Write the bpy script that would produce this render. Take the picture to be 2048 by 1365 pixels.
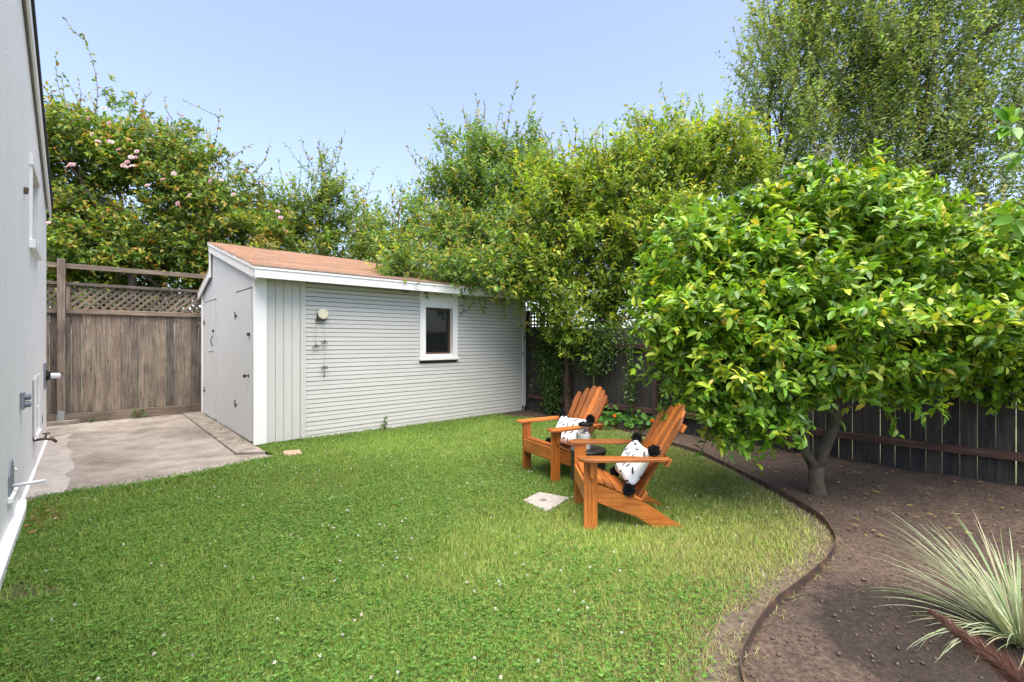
import bpy, bmesh, math, random
import numpy as np
from mathutils import Vector, Matrix
random.seed(7); RNG = np.random.default_rng(11)
for o in list(bpy.data.objects): bpy.data.objects.remove(o)
SC = bpy.context.scene; COL = SC.collection

# ------------------------------------------------------------ camera
F, H = 930.0, 1.55                       # focal length in photo pixels, eye height
cam = bpy.data.cameras.new('camera'); cam.sensor_width = 36; cam.lens = 36*F/2048
cam.clip_start = .05; cam.clip_end = 2000
co = bpy.data.objects.new('camera', cam); COL.objects.link(co)
co.location = (0, 0, H); co.rotation_euler = (math.radians(90), 0, 0); SC.camera = co
# ------------------------------------------------------------ world and sun
SUN_EL, SUN_AZ = 72, 162                 # degrees; azimuth clockwise from +Y
w = bpy.data.worlds.new('World'); SC.world = w; w.use_nodes = True
wn = w.node_tree.nodes; wl = w.node_tree.links
bg = wn['Background']; sky = wn.new('ShaderNodeTexSky'); sky.sky_type = 'NISHITA'; sky.sun_disc = False
sky.sun_elevation = math.radians(SUN_EL); sky.sun_rotation = math.radians(SUN_AZ)
sky.air_density = 1.0; sky.dust_density = 1.5; sky.ozone_density = 2.0
hs = wn.new('ShaderNodeHueSaturation'); hs.inputs['Saturation'].default_value = .86; hs.inputs['Hue'].default_value = .511
wl.new(sky.outputs[0], hs.inputs['Color']); wl.new(hs.outputs[0], bg.inputs['Color'])
bg.inputs['Strength'].default_value = .145
sl = bpy.data.lights.new('sun', 'SUN'); sl.energy = 3.4; sl.angle = math.radians(66); sl.color = (1, .92, .8)
so = bpy.data.objects.new('sun', sl); COL.objects.link(so)
a, e = math.radians(SUN_AZ), math.radians(SUN_EL)
sd = Vector((math.sin(a)*math.cos(e), math.cos(a)*math.cos(e), math.sin(e)))
so.rotation_euler = sd.to_track_quat('Z', 'Y').to_euler(); so.location = sd*30
vs = SC.view_settings; vs.view_transform = 'Standard'; vs.look = 'None'; vs.gamma = 1; vs.use_curve_mapping = False
vs.exposure = 1.34

# ------------------------------------------------------------ helpers
def at(px, py, Y): return Vector(((px-1024)/F*Y, Y, H+(682.5-py)/F*Y))
def tag(o, label=None, cat=None, group=None, kind=None):
    if label: o['label'] = label
    if cat: o['category'] = cat
    if group: o['group'] = group
    if kind: o['kind'] = kind
    return o
def empty(name, loc, rz=0):
    o = bpy.data.objects.new(name, None); COL.objects.link(o); o.location = loc; o.rotation_euler = (0, 0, rz)
    o.empty_display_size = .1
    return o
def link(name, me, parent=None, loc=(0, 0, 0), rot=(0, 0, 0)):
    o = bpy.data.objects.new(name, me); COL.objects.link(o); o.parent = parent; o.location = loc; o.rotation_euler = rot
    return o
def mesh(name, verts, faces, m, smooth=False):
    me = bpy.data.meshes.new(name); me.from_pydata([tuple(v) for v in verts], [], faces); me.update()
    if m: me.materials.append(m)
    if smooth:
        for p in me.polygons: p.use_smooth = True
    return me
def fastmesh(name, V, T, m, col=None, smooth=False):
    """V (n,3) float, T (m,3) int triangles"""
    me = bpy.data.meshes.new(name)
    me.vertices.add(len(V)); me.vertices.foreach_set('co', np.ascontiguousarray(V, np.float32).ravel())
    me.loops.add(len(T)*3); me.loops.foreach_set('vertex_index', np.ascontiguousarray(T, np.int32).ravel())
    me.polygons.add(len(T)); me.polygons.foreach_set('loop_start', np.arange(0, len(T)*3, 3, dtype=np.int32))
    if smooth: me.polygons.foreach_set('use_smooth', np.ones(len(T), bool))
    me.update(calc_edges=True)
    if col is not None:
        ca = me.color_attributes.new('Col', 'FLOAT_COLOR', 'POINT')
        c4 = np.ones((len(V), 4), np.float32); c4[:, :3] = col
        ca.data.foreach_set('color', c4.ravel())
    me.materials.append(m)
    return me
BOXC = {}
BF = [(0, 3, 2, 1), (4, 5, 6, 7), (0, 1, 5, 4), (1, 2, 6, 5), (2, 3, 7, 6), (3, 0, 4, 7)]
def boxmesh(size, m, bev=0.0):
    k = (tuple(round(s, 4) for s in size), m.name, bev)
    if k in BOXC: return BOXC[k]
    x, y, z = [s/2 for s in size]
    V = [(-x, -y, -z), (x, -y, -z), (x, y, -z), (-x, y, -z), (-x, -y, z), (x, -y, z), (x, y, z), (-x, y, z)]
    me = mesh('box', V, BF, m)
    if bev:
        bm = bmesh.new(); bm.from_mesh(me)
        bmesh.ops.bevel(bm, geom=list(bm.edges), offset=bev, segments=1, affect='EDGES'); bm.to_mesh(me); bm.free()
    BOXC[k] = me
    return me
def box(name, lo, hi, m, parent=None, bev=0.0, rot=(0, 0, 0)):
    c = [(a+b)/2 for a, b in zip(lo, hi)]; s = [b-a for a, b in zip(lo, hi)]
    return link(name, boxmesh(s, m, bev), parent, c, rot)
def prism(name, pts, axis, a0, a1, m, parent=None, bev=0.0):
    """polygon pts (2D) extruded along axis from a0 to a1; axis 'x': pts=(y,z); 'y': pts=(x,z); 'z': pts=(x,y)"""
    n = len(pts)
    def mk(p, q): return (q, p[0], p[1]) if axis == 'x' else ((p[0], q, p[1]) if axis == 'y' else (p[0], p[1], q))
    V = [mk(p, a0) for p in pts]+[mk(p, a1) for p in pts]
    Fc = [tuple(range(n)), tuple(range(2*n-1, n-1, -1))]+[(i, i+n, (i+1) % n+n, (i+1) % n) for i in range(n)]
    me = mesh(name, V, Fc, m)
    bm = bmesh.new(); bm.from_mesh(me); bmesh.ops.recalc_face_normals(bm, faces=bm.faces)
    if bev: bmesh.ops.bevel(bm, geom=list(bm.edges), offset=bev, segments=1, affect='EDGES')
    bm.to_mesh(me); bm.free()
    return link(name, me, parent)
def lathe(name, prof, m, parent=None, loc=(0, 0, 0), n=28, rot=(0, 0, 0), smooth=True):
    V = []; Fc = []
    for r, z in prof:
        for i in range(n):
            t = 2*math.pi*i/n; V.append((r*math.cos(t), r*math.sin(t), z))
    for k in range(len(prof)-1):
        for i in range(n): Fc.append((k*n+i, k*n+(i+1) % n, (k+1)*n+(i+1) % n, (k+1)*n+i))
    if prof[0][0] > 1e-4: Fc.append(tuple(range(n-1, -1, -1)))
    if prof[-1][0] > 1e-4: Fc.append(tuple(range((len(prof)-1)*n, len(prof)*n)))
    me = mesh(name, V, Fc, m, smooth)
    if smooth:
        try: me.set_sharp_from_angle(angle=math.radians(35))
        except Exception: pass
    return link(name, me, parent, loc, rot)
def tube_arrays(pts, radii, n=7):
    pts = [Vector(p) for p in pts]; V = []; T = []
    up = Vector((.13, .31, .94))
    for i, p in enumerate(pts):
        d = (pts[min(i+1, len(pts)-1)]-pts[max(i-1, 0)]).normalized()
        s = d.cross(up)
        if s.length < 1e-3: s = d.cross(Vector((1, 0, 0)))
        s.normalize(); t = d.cross(s)
        for k in range(n):
            q = 2*math.pi*k/n; V.append(p+(s*math.cos(q)+t*math.sin(q))*radii[i])
    for i in range(len(pts)-1):
        for k in range(n):
            a_, b_ = i*n+k, i*n+(k+1) % n; T += [(a_, a_+n, b_+n), (a_, b_+n, b_)]
    return V, T
def tubes(name, lst, m, parent=None, n=7, smooth=True):
    V = []; T = []
    for pts, rad in lst:
        v, t = tube_arrays(pts, rad, n); o = len(V); V += v; T += [tuple(i+o for i in q) for q in t]
        k = len(pts)*n  # caps
        T += [(o, o+i, o+i+1) for i in range(1, n-1)]+[(o+k-n, o+k-n+i+1, o+k-n+i) for i in range(1, n-1)]
    me = mesh(name, V, T, m, smooth)
    return link(name, me, parent)
def vnoise(x, y, seed=0, sc=1.0, oct=5):
    r = np.random.default_rng(seed); s = np.zeros_like(x); amp = 1; tot = 0
    for k in range(oct):
        for j in range(3):
            t = r.uniform(0, 2*np.pi); ph = r.uniform(0, 6.28); f_ = sc*(1.8**k)*r.uniform(.8, 1.25)
            s += amp*np.sin((x*np.cos(t)+y*np.sin(t))*f_+ph+1.3*np.sin((x*np.sin(t)-y*np.cos(t))*f_*.7+ph*2)); tot += amp
        amp *= .62
    return s/tot*1.8
def inpoly(x, y, poly):
    c = np.zeros(len(x), bool); n = len(poly)
    for i in range(n):
        x1, y1 = poly[i]; x2, y2 = poly[(i+1) % n]
        k = (y1 > y) != (y2 > y)
        c ^= k & (x < (x2-x1)*(y-y1)/((y2-y1) or 1e-9)+x1)
    return c
def segdist(x, y, line):
    d = np.full(len(x), 1e9)
    for (x1, y1), (x2, y2) in zip(line[:-1], line[1:]):
        dx, dy = x2-x1, y2-y1; t = np.clip(((x-x1)*dx+(y-y1)*dy)/(dx*dx+dy*dy), 0, 1)
        d = np.minimum(d, np.hypot(x-x1-t*dx, y-y1-t*dy))
    return d
def smooth_line(pts, n=6):
    out = []; P = [pts[0]]+list(pts)+[pts[-1]]
    for i in range(1, len(P)-2):
        p0, p1, p2, p3 = [np.array(q, float) for q in P[i-1:i+3]]
        for k in range(n):
            t = k/n
            out.append(tuple(.5*((2*p1)+(-p0+p2)*t+(2*p0-5*p1+4*p2-p3)*t*t+(-p0+3*p1-3*p2+p3)*t**3)))
    out.append(tuple(pts[-1])); return out

# ------------------------------------------------------------ materials
class NT:
    def __init__(s, name):
        s.m = bpy.data.materials.new(name); s.m.use_nodes = True; s.t = s.m.node_tree
        s.p = s.t.nodes['Principled BSDF']; s.out = s.t.nodes['Material Output']
    def n(s, kind, **kw):
        q = s.t.nodes.new(kind)
        for k, v in kw.items():
            if k in q.inputs: q.inputs[k].default_value = v
            else: setattr(q, k, v)
        return q
    def l(s, a_, b_): s.t.links.new(a_, b_)
    def ramp(s, fac, stops):
        r = s.n('ShaderNodeValToRGB'); el = r.color_ramp.elements
        while len(el) < len(stops): el.new(.5)
        for q, (p, c) in zip(el, stops): q.position = p; q.color = (*c, 1) if len(c) == 3 else c
        s.l(fac, r.inputs[0]); return r.outputs[0]
    def mix(s, fac, a_, b_, mode='MIX'):
        q = s.n('ShaderNodeMix', data_type='RGBA', blend_type=mode)
        for i, v in ((0, fac), (6, a_), (7, b_)):
            if hasattr(v, 'is_output') or isinstance(v, bpy.types.NodeSocket): s.l(v, q.inputs[i])
            else: q.inputs[i].default_value = v if i == 0 else (*v, 1)
        return q.outputs[2]
    def math(s, op, a_, b_=0.0):
        q = s.n('ShaderNodeMath', operation=op)
        for i, v in ((0, a_), (1, b_)):
            if isinstance(v, bpy.types.NodeSocket): s.l(v, q.inputs[i])
            else: q.inputs[i].default_value = v
        return q.outputs[0]
    def coord(s, kind='Object', scale=(1, 1, 1), rnd=0.0):
        c = s.n('ShaderNodeTexCoord').outputs[kind]
        if rnd:
            oi = s.n('ShaderNodeObjectInfo'); k = s.math('MULTIPLY', oi.outputs['Random'], rnd)
            v = s.n('ShaderNodeVectorMath', operation='ADD'); s.l(c, v.inputs[0]); s.l(k, v.inputs[1]); c = v.outputs[0]
        mp = s.n('ShaderNodeMapping'); mp.inputs['Scale'].default_value = scale; s.l(c, mp.inputs[0])
        return mp.outputs[0]
    def noise(s, vec, scale=5., detail=6., rough=.6, dist=0.):
        q = s.n('ShaderNodeTexNoise', Scale=scale, Detail=detail, Roughness=rough, Distortion=dist); s.l(vec, q.inputs['Vector'])
        return q.outputs['Fac']
    def bump(s, h_, strength=.3, dist=.01):
        b = s.n('ShaderNodeBump', Strength=strength, Distance=dist); s.l(h_, b.inputs['Height']); s.l(b.outputs[0], s.p.inputs['Normal'])
    def set(s, **kw):
        for k, v in kw.items():
            k = k.replace('_', ' ')
            if isinstance(v, bpy.types.NodeSocket): s.l(v, s.p.inputs[k])
            else: s.p.inputs[k].default_value = (*v, 1) if isinstance(v, tuple) and len(v) == 3 else v
        return s.m

def paint_mat(name, c, wear=.12, rough=.6, grain=(3, 3, 14), coord='Object'):
    t = NT(name); v = t.coord(coord, rnd=7.0); n1 = t.noise(v, 2.2, 5); v2 = t.coord(coord, grain, 5.0); n2 = t.noise(v2, 9, 5)
    d = tuple(x*(1-wear) for x in c); l_ = tuple(min(1, x*1.05) for x in c)
    c1 = t.ramp(n1, [(.3, d), (.62, c), (.85, l_)])
    c2 = t.mix(.35, c1, t.ramp(n2, [(.3, tuple(x*.86 for x in c)), (.6, c)]), 'MIX')
    t.bump(n2, .12, .004)
    return t.set(Base_Color=c2, Roughness=rough)
def wood_mat(name, stops, axis=2, scale=1.0, rough=.85, bump=.35, knots=True, dirt=None):
    t = NT(name); s_ = [30.0*scale]*3; s_[axis] = 1.3*scale
    v = t.coord('Object', tuple(s_), 9.0); g = t.noise(v, 1.6, 8, .62, .6)
    v2 = t.coord('Object', (3, 3, 3), 11.0); b = t.noise(v2, .9, 4)
    c = t.ramp(g, stops)
    rnd = t.n('ShaderNodeObjectInfo').outputs['Random']
    c = t.mix(1.0, c, t.ramp(rnd, [(0, (.6, .6, .63)), (.5, (1, .97, .94)), (1, (1.3, 1.22, 1.12))]), 'MULTIPLY')
    c = t.mix(1.0, c, t.ramp(b, [(.3, (.62, .6, .6)), (.6, (1.05, 1.04, 1.02))]), 'MULTIPLY')
    if knots:
        s3 = [7.0]*3; s3[axis] = 2.4
        vo = t.n('ShaderNodeTexVoronoi', Scale=1.0); t.l(t.coord('Object', tuple(s3), 13.0), vo.inputs['Vector'])
        k = t.ramp(vo.outputs['Distance'], [(.04, (.35, .3, .28)), (.13, (1, 1, 1))])
        c = t.mix(.8, c, t.mix(1.0, c, k, 'MULTIPLY'))
    t.bump(g, bump, .006)
    return t.set(Base_Color=c, Roughness=rough)
def plain(name, c, rough=.5, metal=0.0, var=.15, sc=8.0, bump=0.0):
    t = NT(name); v = t.coord('Object', rnd=3.0); n_ = t.noise(v, sc, 5)
    cc = t.ramp(n_, [(.3, tuple(x*(1-var) for x in c)), (.7, tuple(min(1, x*(1+var*.6)) for x in c))])
    if bump: t.bump(n_, bump, .005)
    return t.set(Base_Color=cc, Roughness=rough, Metallic=metal)
def leaf_mat(name, rough=.45, trans=.45, spec=.4, tint=(1.25, 1.2, .55)):
    t = NT(name); ca = t.n('ShaderNodeVertexColor', layer_name='Col').outputs[0]
    v = t.coord('Object'); n_ = t.noise(v, 30, 2)
    c = t.mix(1.0, ca, t.ramp(n_, [(.3, (.85, .87, .85)), (.7, (1.1, 1.08, 1.05))]), 'MULTIPLY')
    t.set(Base_Color=c, Roughness=rough); t.p.inputs['Specular IOR Level'].default_value = spec
    tr = t.n('ShaderNodeBsdfTranslucent'); t.l(t.mix(1.0, c, tint, 'MULTIPLY'), tr.inputs[0])
    mx = t.n('ShaderNodeMixShader'); mx.inputs[0].default_value = trans
    t.l(t.p.outputs[0], mx.inputs[1]); t.l(tr.outputs[0], mx.inputs[2]); t.l(mx.outputs[0], t.out.inputs[0])
    return t.m

M = {}
M['white'] = paint_mat('white_trim_paint', (.82, .81, .79), .06, .5)
M['shed'] = paint_mat('pale_grey_green_paint', (.575, .565, .525), .08, .6, (3, 3, 3))
M['door'] = paint_mat('pale_grey_door_paint', (.58, .59, .585), .07, .6, (14, 14, 1.2))
M['groove'] = plain('siding_backing_groove_shade', (.07, .07, .068), .9)  # near-black backing: shade of siding grooves and door-top gaps put into its colour
M['stucco'] = None
t = NT('house_stucco'); v = t.coord('Object'); n1 = t.noise(v, .8, 4); n2 = t.noise(v, 60, 4)
v3 = t.coord('Object', (5, 5, .35)); n3 = t.noise(v3, 1.0, 5)
c = t.ramp(n1, [(.3, (.78, .765, .745)), (.7, (.84, .825, .805))])
c = t.mix(.15, c, t.ramp(n3, [(.35, (.62, .61, .595)), (.6, (.78, .77, .755))])); t.bump(n2, .7, .012)
M['stucco'] = t.set(Base_Color=c, Roughness=.85)
M['fence'] = wood_mat('weathered_fence_wood', [(.28, (.075, .058, .046)), (.45, (.16, .13, .107)), (.56, (.225, .19, .16)), (.74, (.33, .295, .255))])
M['fence_h'] = wood_mat('weathered_fence_wood_rail', [(.25, (.075, .058, .046)), (.45, (.155, .125, .1)), (.6, (.225, .19, .155)), (.8, (.3, .265, .23))], axis=0)
M['dark_fence'] = wood_mat('old_fence_wood_baked_shade', [(.3, (.016, .014, .012)), (.5, (.038, .033, .029)), (.7, (.07, .062, .054))])  # old wood, base colour darkened further to carry the shade along this fence
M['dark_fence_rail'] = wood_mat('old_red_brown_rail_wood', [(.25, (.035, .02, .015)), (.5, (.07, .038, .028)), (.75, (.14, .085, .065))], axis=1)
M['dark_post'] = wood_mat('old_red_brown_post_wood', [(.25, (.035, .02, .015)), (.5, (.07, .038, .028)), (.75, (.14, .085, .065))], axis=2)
M['chair'] = {}
for ax in (0, 1, 2):
    M['chair'][ax] = wood_mat('oiled_orange_brown_wood_%s' % 'xyz'[ax], [(.3, (.2, .055, .01)), (.45, (.37, .115, .02)), (.58, (.45, .155, .032)), (.75, (.54, .22, .06))], ax, 1.6, .4, .2, False)
t = NT('roof_shingle'); v = t.coord('Object', rnd=3.0); n1 = t.noise(v, 90, 3); n2 = t.noise(v, 2.5, 4)
c = t.ramp(n1, [(.3, (.38, .255, .19)), (.55, (.53, .37, .28)), (.75, (.63, .47, .38))])
c = t.mix(1.0, c, t.ramp(n2, [(.3, (.8, .78, .76)), (.7, (1.08, 1.05, 1.02))]), 'MULTIPLY')
vo = t.n('ShaderNodeObjectInfo').outputs['Random']; c = t.mix(1.0, c, t.ramp(vo, [(0, (.86, .86, .86)), (1, (1.1, 1.08, 1.05))]), 'MULTIPLY')
t.bump(n1, .5, .004); M['shingle'] = t.set(Base_Color=c, Roughness=.95)
t = NT('patio_concrete'); v = t.coord('Object'); n1 = t.noise(v, .7, 8, .68, .3); n2 = t.noise(v, 45, 6, .7); n3 = t.noise(v, 2.6, 9, .72, .2)
c = t.ramp(n1, [(.36, (.2, .168, .14)), (.5, (.3, .262, .228)), (.62, (.4, .36, .32))])
c = t.mix(1.0, c, t.ramp(n3, [(.33, (.66, .64, .62)), (.55, (1, 1, 1)), (.75, (1.1, 1.09, 1.07))]), 'MULTIPLY')
c = t.mix(1.0, c, t.ramp(n2, [(.3, (.7, .7, .7)), (.7, (1.12, 1.12, 1.12))]), 'MULTIPLY'); t.bump(n2, .6, .006)
M['concrete'] = t.set(Base_Color=c, Roughness=.9)
M['concrete_pale'] = plain('pale_concrete_patch', (.38, .345, .31), .9, 0, .25, 7, .4)
M['concrete_dark'] = plain('dirty_concrete_kerb', (.26, .225, .19), .95, 0, .5, 6, .6)
M['paver'] = plain('worn_grey_paver', (.31, .285, .255), .9, 0, .25, 9, .5)
M['redpaver'] = plain('worn_red_paver', (.42, .26, .2), .9, 0, .25, 12, .5)
t = NT('garden_soil'); v = t.coord('Object'); n1 = t.noise(v, 38, 8, .7); n2 = t.noise(v, 1.3, 5); n3 = t.noise(v, 130, 4)
c = t.ramp(n1, [(.32, (.026, .018, .012)), (.5, (.085, .058, .041)), (.68, (.16, .113, .083))])
c = t.mix(1.0, c, t.ramp(n2, [(.35, (.72, .7, .7)), (.65, (1.15, 1.12, 1.1))]), 'MULTIPLY')
# the damp patch where the tufted grass was watered (a stain with its own outline)
sp = t.n('ShaderNodeVectorMath', operation='DISTANCE'); t.l(t.n('ShaderNodeTexCoord').outputs['Object'], sp.inputs[0]); sp.inputs[1].default_value = (2.2, 2.4, 0)
dd = t.math('ADD', sp.outputs['Value'], t.math('MULTIPLY', t.math('SUBTRACT', t.noise(v, 5, 5), .5), .5))
c = t.mix(1.0, c, t.ramp(dd, [(.52, (.42, .4, .4)), (.60, (1, 1, 1))]), 'MULTIPLY')
n4 = t.noise(v, 14, 6, .7); t.bump(t.math('ADD', t.math('ADD', n1, t.math('MULTIPLY', n4, 1.2)), t.math('MULTIPLY', n3, .6)), .8, .022); M['soil'] = t.set(Base_Color=c, Roughness=.95)
t = NT('turf_soil'); v = t.coord('Object'); n1 = t.noise(v, 25, 7, .7); n2 = t.noise(v, 1.0, 5)
c = t.ramp(n1, [(.3, (.045, .033, .024)), (.5, (.11, .082, .06)), (.72, (.2, .155, .115))]); t.bump(n1, .9, .02)
M['turf'] = t.set(Base_Color=c, Roughness=1.0)
t = NT('rough_ground'); v = t.coord('Object'); n1 = t.noise(v, .8, 7, .7)
M['ground'] = t.set(Base_Color=t.ramp(n1, [(.35, (.06, .07, .03)), (.65, (.16, .17, .08))]), Roughness=1.0)
t = NT('rusty_edging_steel'); v = t.coord('Object'); n1 = t.noise(v, 12, 6)
M['edging'] = t.set(Base_Color=t.ramp(n1, [(.35, (.035, .026, .022)), (.6, (.09, .05, .032)), (.75, (.26, .12, .05))]), Roughness=.75)
M['clod'] = plain('soil_crumb', (.1, .071, .053), .95, 0, .6, 25)
M['black_metal'] = plain('black_metal', (.02, .02, .021), .45, .6)
M['black_table'] = plain('black_drum_table', (.016, .0165, .018), .42, 0, .3, 5)
M['dark_iron'] = plain('dark_iron', (.055, .052, .05), .5, .7)
M['brass'] = plain('tarnished_knob', (.3, .27, .22), .35, .9)
M['galv'] = plain('galvanised_steel', (.4, .41, .42), .45, .8)
M['pipe_brown'] = plain('brown_tap_metal', (.11, .07, .05), .5, .5, .4, 20)
M['grey_vent'] = plain('grey_vent', (.2, .22, .25), .6)
M['pvc'] = plain('white_pvc', (.75, .76, .77), .4)
M['sash'] = plain('brown_sash', (.09, .04, .025), .5)
M['cream'] = plain('cream_plastic', (.68, .64, .47), .4)
M['gravel_roof'] = plain('dark_roof_edge', (.04, .04, .042), .8)
t = NT('window_glass'); t.set(Base_Color=(.012, .014, .013), Roughness=.06); t.p.inputs['Specular IOR Level'].default_value = .3; M['glass'] = t.m
t = NT('clear_glass'); gl = t.n('ShaderNodeBsdfGlossy', Roughness=.03); tp = t.n('ShaderNodeBsdfTransparent'); tp.inputs[0].default_value = (.82, .85, .85, 1)
fr = t.n('ShaderNodeLayerWeight', Blend=.25); mx = t.n('ShaderNodeMixShader')
t.l(t.math('ADD', t.math('MULTIPLY', fr.outputs['Facing'], .6), .06), mx.inputs[0]); t.l(tp.outputs[0], mx.inputs[1]); t.l(gl.outputs[0], mx.inputs[2]); t.l(mx.outputs[0], t.out.inputs[0]); M['clear'] = t.m
M['candle'] = plain('candle_wax', (.8, .76, .68), .5, 0, .04)
M['cloth'] = plain('white_cushion_cloth', (.8, .79, .77), .9, 0, .06, 60, .2)
M['print'] = plain('black_print', (.015, .015, .016), .9)
M['yarn'] = plain('black_yarn', (.008, .008, .009), 1.0)
M['orange'] = plain('orange_peel', (.55, .34, .03), .4, 0, .1, 40, .2)
M['bark'] = plain('grey_brown_bark', (.12, .095, .072), .95, 0, .5, 16, 1.0)
M['bark_citrus'] = plain('citrus_bark', (.085, .068, .045), .9, 0, .5, 13, .9)
M['twig'] = plain('dead_twig', (.34, .29, .24), .9)
M['stem'] = plain('green_stem', (.09, .11, .03), .7)
M['leaf'] = leaf_mat('broad_leaf')
M['leaf_gloss'] = leaf_mat('citrus_leaf', .36, .3, .5)
M['grass'] = leaf_mat('grass_blade', .55, .35, .25, (1.15, 1.15, .6))
M['petal'] = leaf_mat('petal', .6, .3, .2, (1, 1, 1))
M['straw'] = leaf_mat('variegated_blade', .5, .25, .3, (1, 1, .8))
M['plume'] = leaf_mat('plume_hair', .8, .3, .1, (1, .9, .85))

# ------------------------------------------------------------ plan: the yard is laid out square, turned 42.5 degrees
U = np.array((.7376, .6752)); Vv = np.array((-.6752, .7376)); RZ = math.atan2(.6752, .7376)
S0 = np.array((-3.758, 6.80))            # near corner of the shed
HC = np.array((-7.31, 7.30))             # far corner of the house
FR = np.array((5.47, 4.97))              # a point on the right-hand fence
def yard(x, y): p = S0+U*x+Vv*y; return (float(p[0]), float(p[1]))
EDGE = smooth_line([(.75, .2), (.86, 1.0), (.95, 1.6), (1.047, 2.112), (1.214, 2.373), (1.497, 2.672), (1.84, 2.945), (2.185, 3.236), (2.453, 3.52), (2.587, 3.759), (2.685, 4.066),
        (2.697, 4.512), (2.684, 5.085), (2.646, 5.778), (2.55, 6.392), (2.308, 7.015), (2.056, 7.771), (1.609, 8.504)], 5)
PATIO = [(-4.63, 4.40), (-4.5, 4.72), (-4.102, 4.928), (-3.674, 5.389), (-3.407, 5.824), (-3.127, 6.227)]

# ground, bed, lawn
def sheet(name, poly, z, step, m, amp=0.0, seed=3, fr=9.0):
    P = np.array(poly); x0, y0 = P.min(0); x1, y1 = P.max(0)
    nx, ny = int((x1-x0)/step)+2, int((y1-y0)/step)+2
    gx, gy = np.meshgrid(x0+np.arange(nx)*step, y0+np.arange(ny)*step); gx = gx.ravel(); gy = gy.ravel()
    ins = inpoly(gx, gy, poly).reshape(ny, nx)
    zz = z+amp*vnoise(gx, gy, seed, fr)+.4*amp*vnoise(gx, gy, seed+1, fr*5)
    cell = ins[:-1, :-1] | ins[1:, :-1] | ins[:-1, 1:] | ins[1:, 1:]
    jj, ii = np.nonzero(cell); a_ = jj*nx+ii
    T = np.concatenate([np.stack([a_, a_+1, a_+nx+1], 1), np.stack([a_, a_+nx+1, a_+nx], 1)])
    used, inv = np.unique(T.ravel(), return_inverse=True)
    V = np.stack([gx, gy, zz], 1)[used]
    return tag(link(name, fastmesh(name, V, inv.reshape(-1, 3), m, smooth=True)), kind='structure')
g = mesh('ground', [(-600, -600, -.09), (600, -600, -.09), (600, 600, -.09), (-600, 600, -.09)], [(0, 1, 2, 3)], M['ground'])
tag(link('ground', g), kind='structure')
fence_near = (float(FR[0]+.6752*6), float(FR[1]-.7376*6)); fence_far = yard(5.62, -.05)
BED = EDGE+[yard(4.6, -.45), yard(4.6, -.02), fence_far, tuple(FR+np.array((.03, .03))), fence_near, (4.5, .2)]
sheet('garden_bed', BED, -.012, .035, M['soil'], .016)
LAWN = [p for p in EDGE]+[yard(4.6, -.45), yard(4.6, 0), yard(5.5, 0), yard(5.4, 0), yard(0, 0), PATIO[-1]]+PATIO[::-1][1:]
hw = lambda s, off=0: (float(HC[0]+.6752*s+U[0]*off), float(HC[1]-.7376*s+U[1]*off))
LAWN += [hw(4.1), hw(9.5), (.75, .2)]
lv = mesh('lawn', [(x, y, -.004) for x, y in LAWN], [tuple(range(len(LAWN)))], M['turf'])
bm = bmesh.new(); bm.from_mesh(lv); bmesh.ops.triangulate(bm, faces=bm.faces); bmesh.ops.recalc_face_normals(bm, faces=bm.faces); bm.to_mesh(lv); bm.free()
tag(link('lawn', lv), kind='structure')
# patio slab, its pale repair strip and the kerb along the shed
pp = PATIO+[yard(-.33, -.05), yard(-.33, 4.42), yard(-4.6, 4.42), hw(-.05, -.6), hw(-.02)]
o = prism('patio', pp, 'z', -.1, .012, M['concrete']); tag(o, kind='structure')
strip = [hw(.0, .01), hw(-.3, .3), hw(.15, .24), hw(.4, .27), hw(1.0, .25), hw(1.5, .33), hw(1.75, .3), hw(2.6, .36), hw(2.9, .28), hw(3.2, .33), hw(3.75, .3), hw(3.75, .01)]
o = prism('repair_strip', smooth_line(strip[1:-1], 4)+[strip[-1], strip[0]], 'z', .008, .0165, M['concrete_pale'], bpy.data.objects['patio'])
o = prism('kerb', [yard(-.33, -.42), yard(-.02, -.62), yard(-.012, 4.3), yard(-.33, 4.3)], 'z', -.1, .042, M['concrete_dark'], bpy.data.objects['patio'])

# edging strip
th = .006; L_ = []; n = len(EDGE)
for i, p in enumerate(EDGE):
    q0 = np.array(EDGE[max(i-1, 0)]); q1 = np.array(EDGE[min(i+1, n-1)]); d = (q1-q0)/np.linalg.norm(q1-q0); L_.append((np.array(p), np.array((-d[1], d[0]))))
V = []; Fc = []
for p, nn in L_:
    z1 = .05+.008*math.sin(p[1]*3.1)
    for s_, z in ((0, -.08), (0, z1), (th, z1), (th, -.08)): V.append((p[0]+nn[0]*s_, p[1]+nn[1]*s_, z))
for i in range(n-1):
    for k in range(4): Fc.append((4*i+k, 4*i+(k+1) % 4, 4*i+4+(k+1) % 4, 4*i+4+k))
Fc += [(0, 1, 2, 3), (4*n-4, 4*n-3, 4*n-2, 4*n-1)]
tag(link('garden_edging', mesh('garden_edging', V, Fc, M['edging'])), 'thin rusty steel edging strip curving between lawn and soil bed', 'edging')

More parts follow.
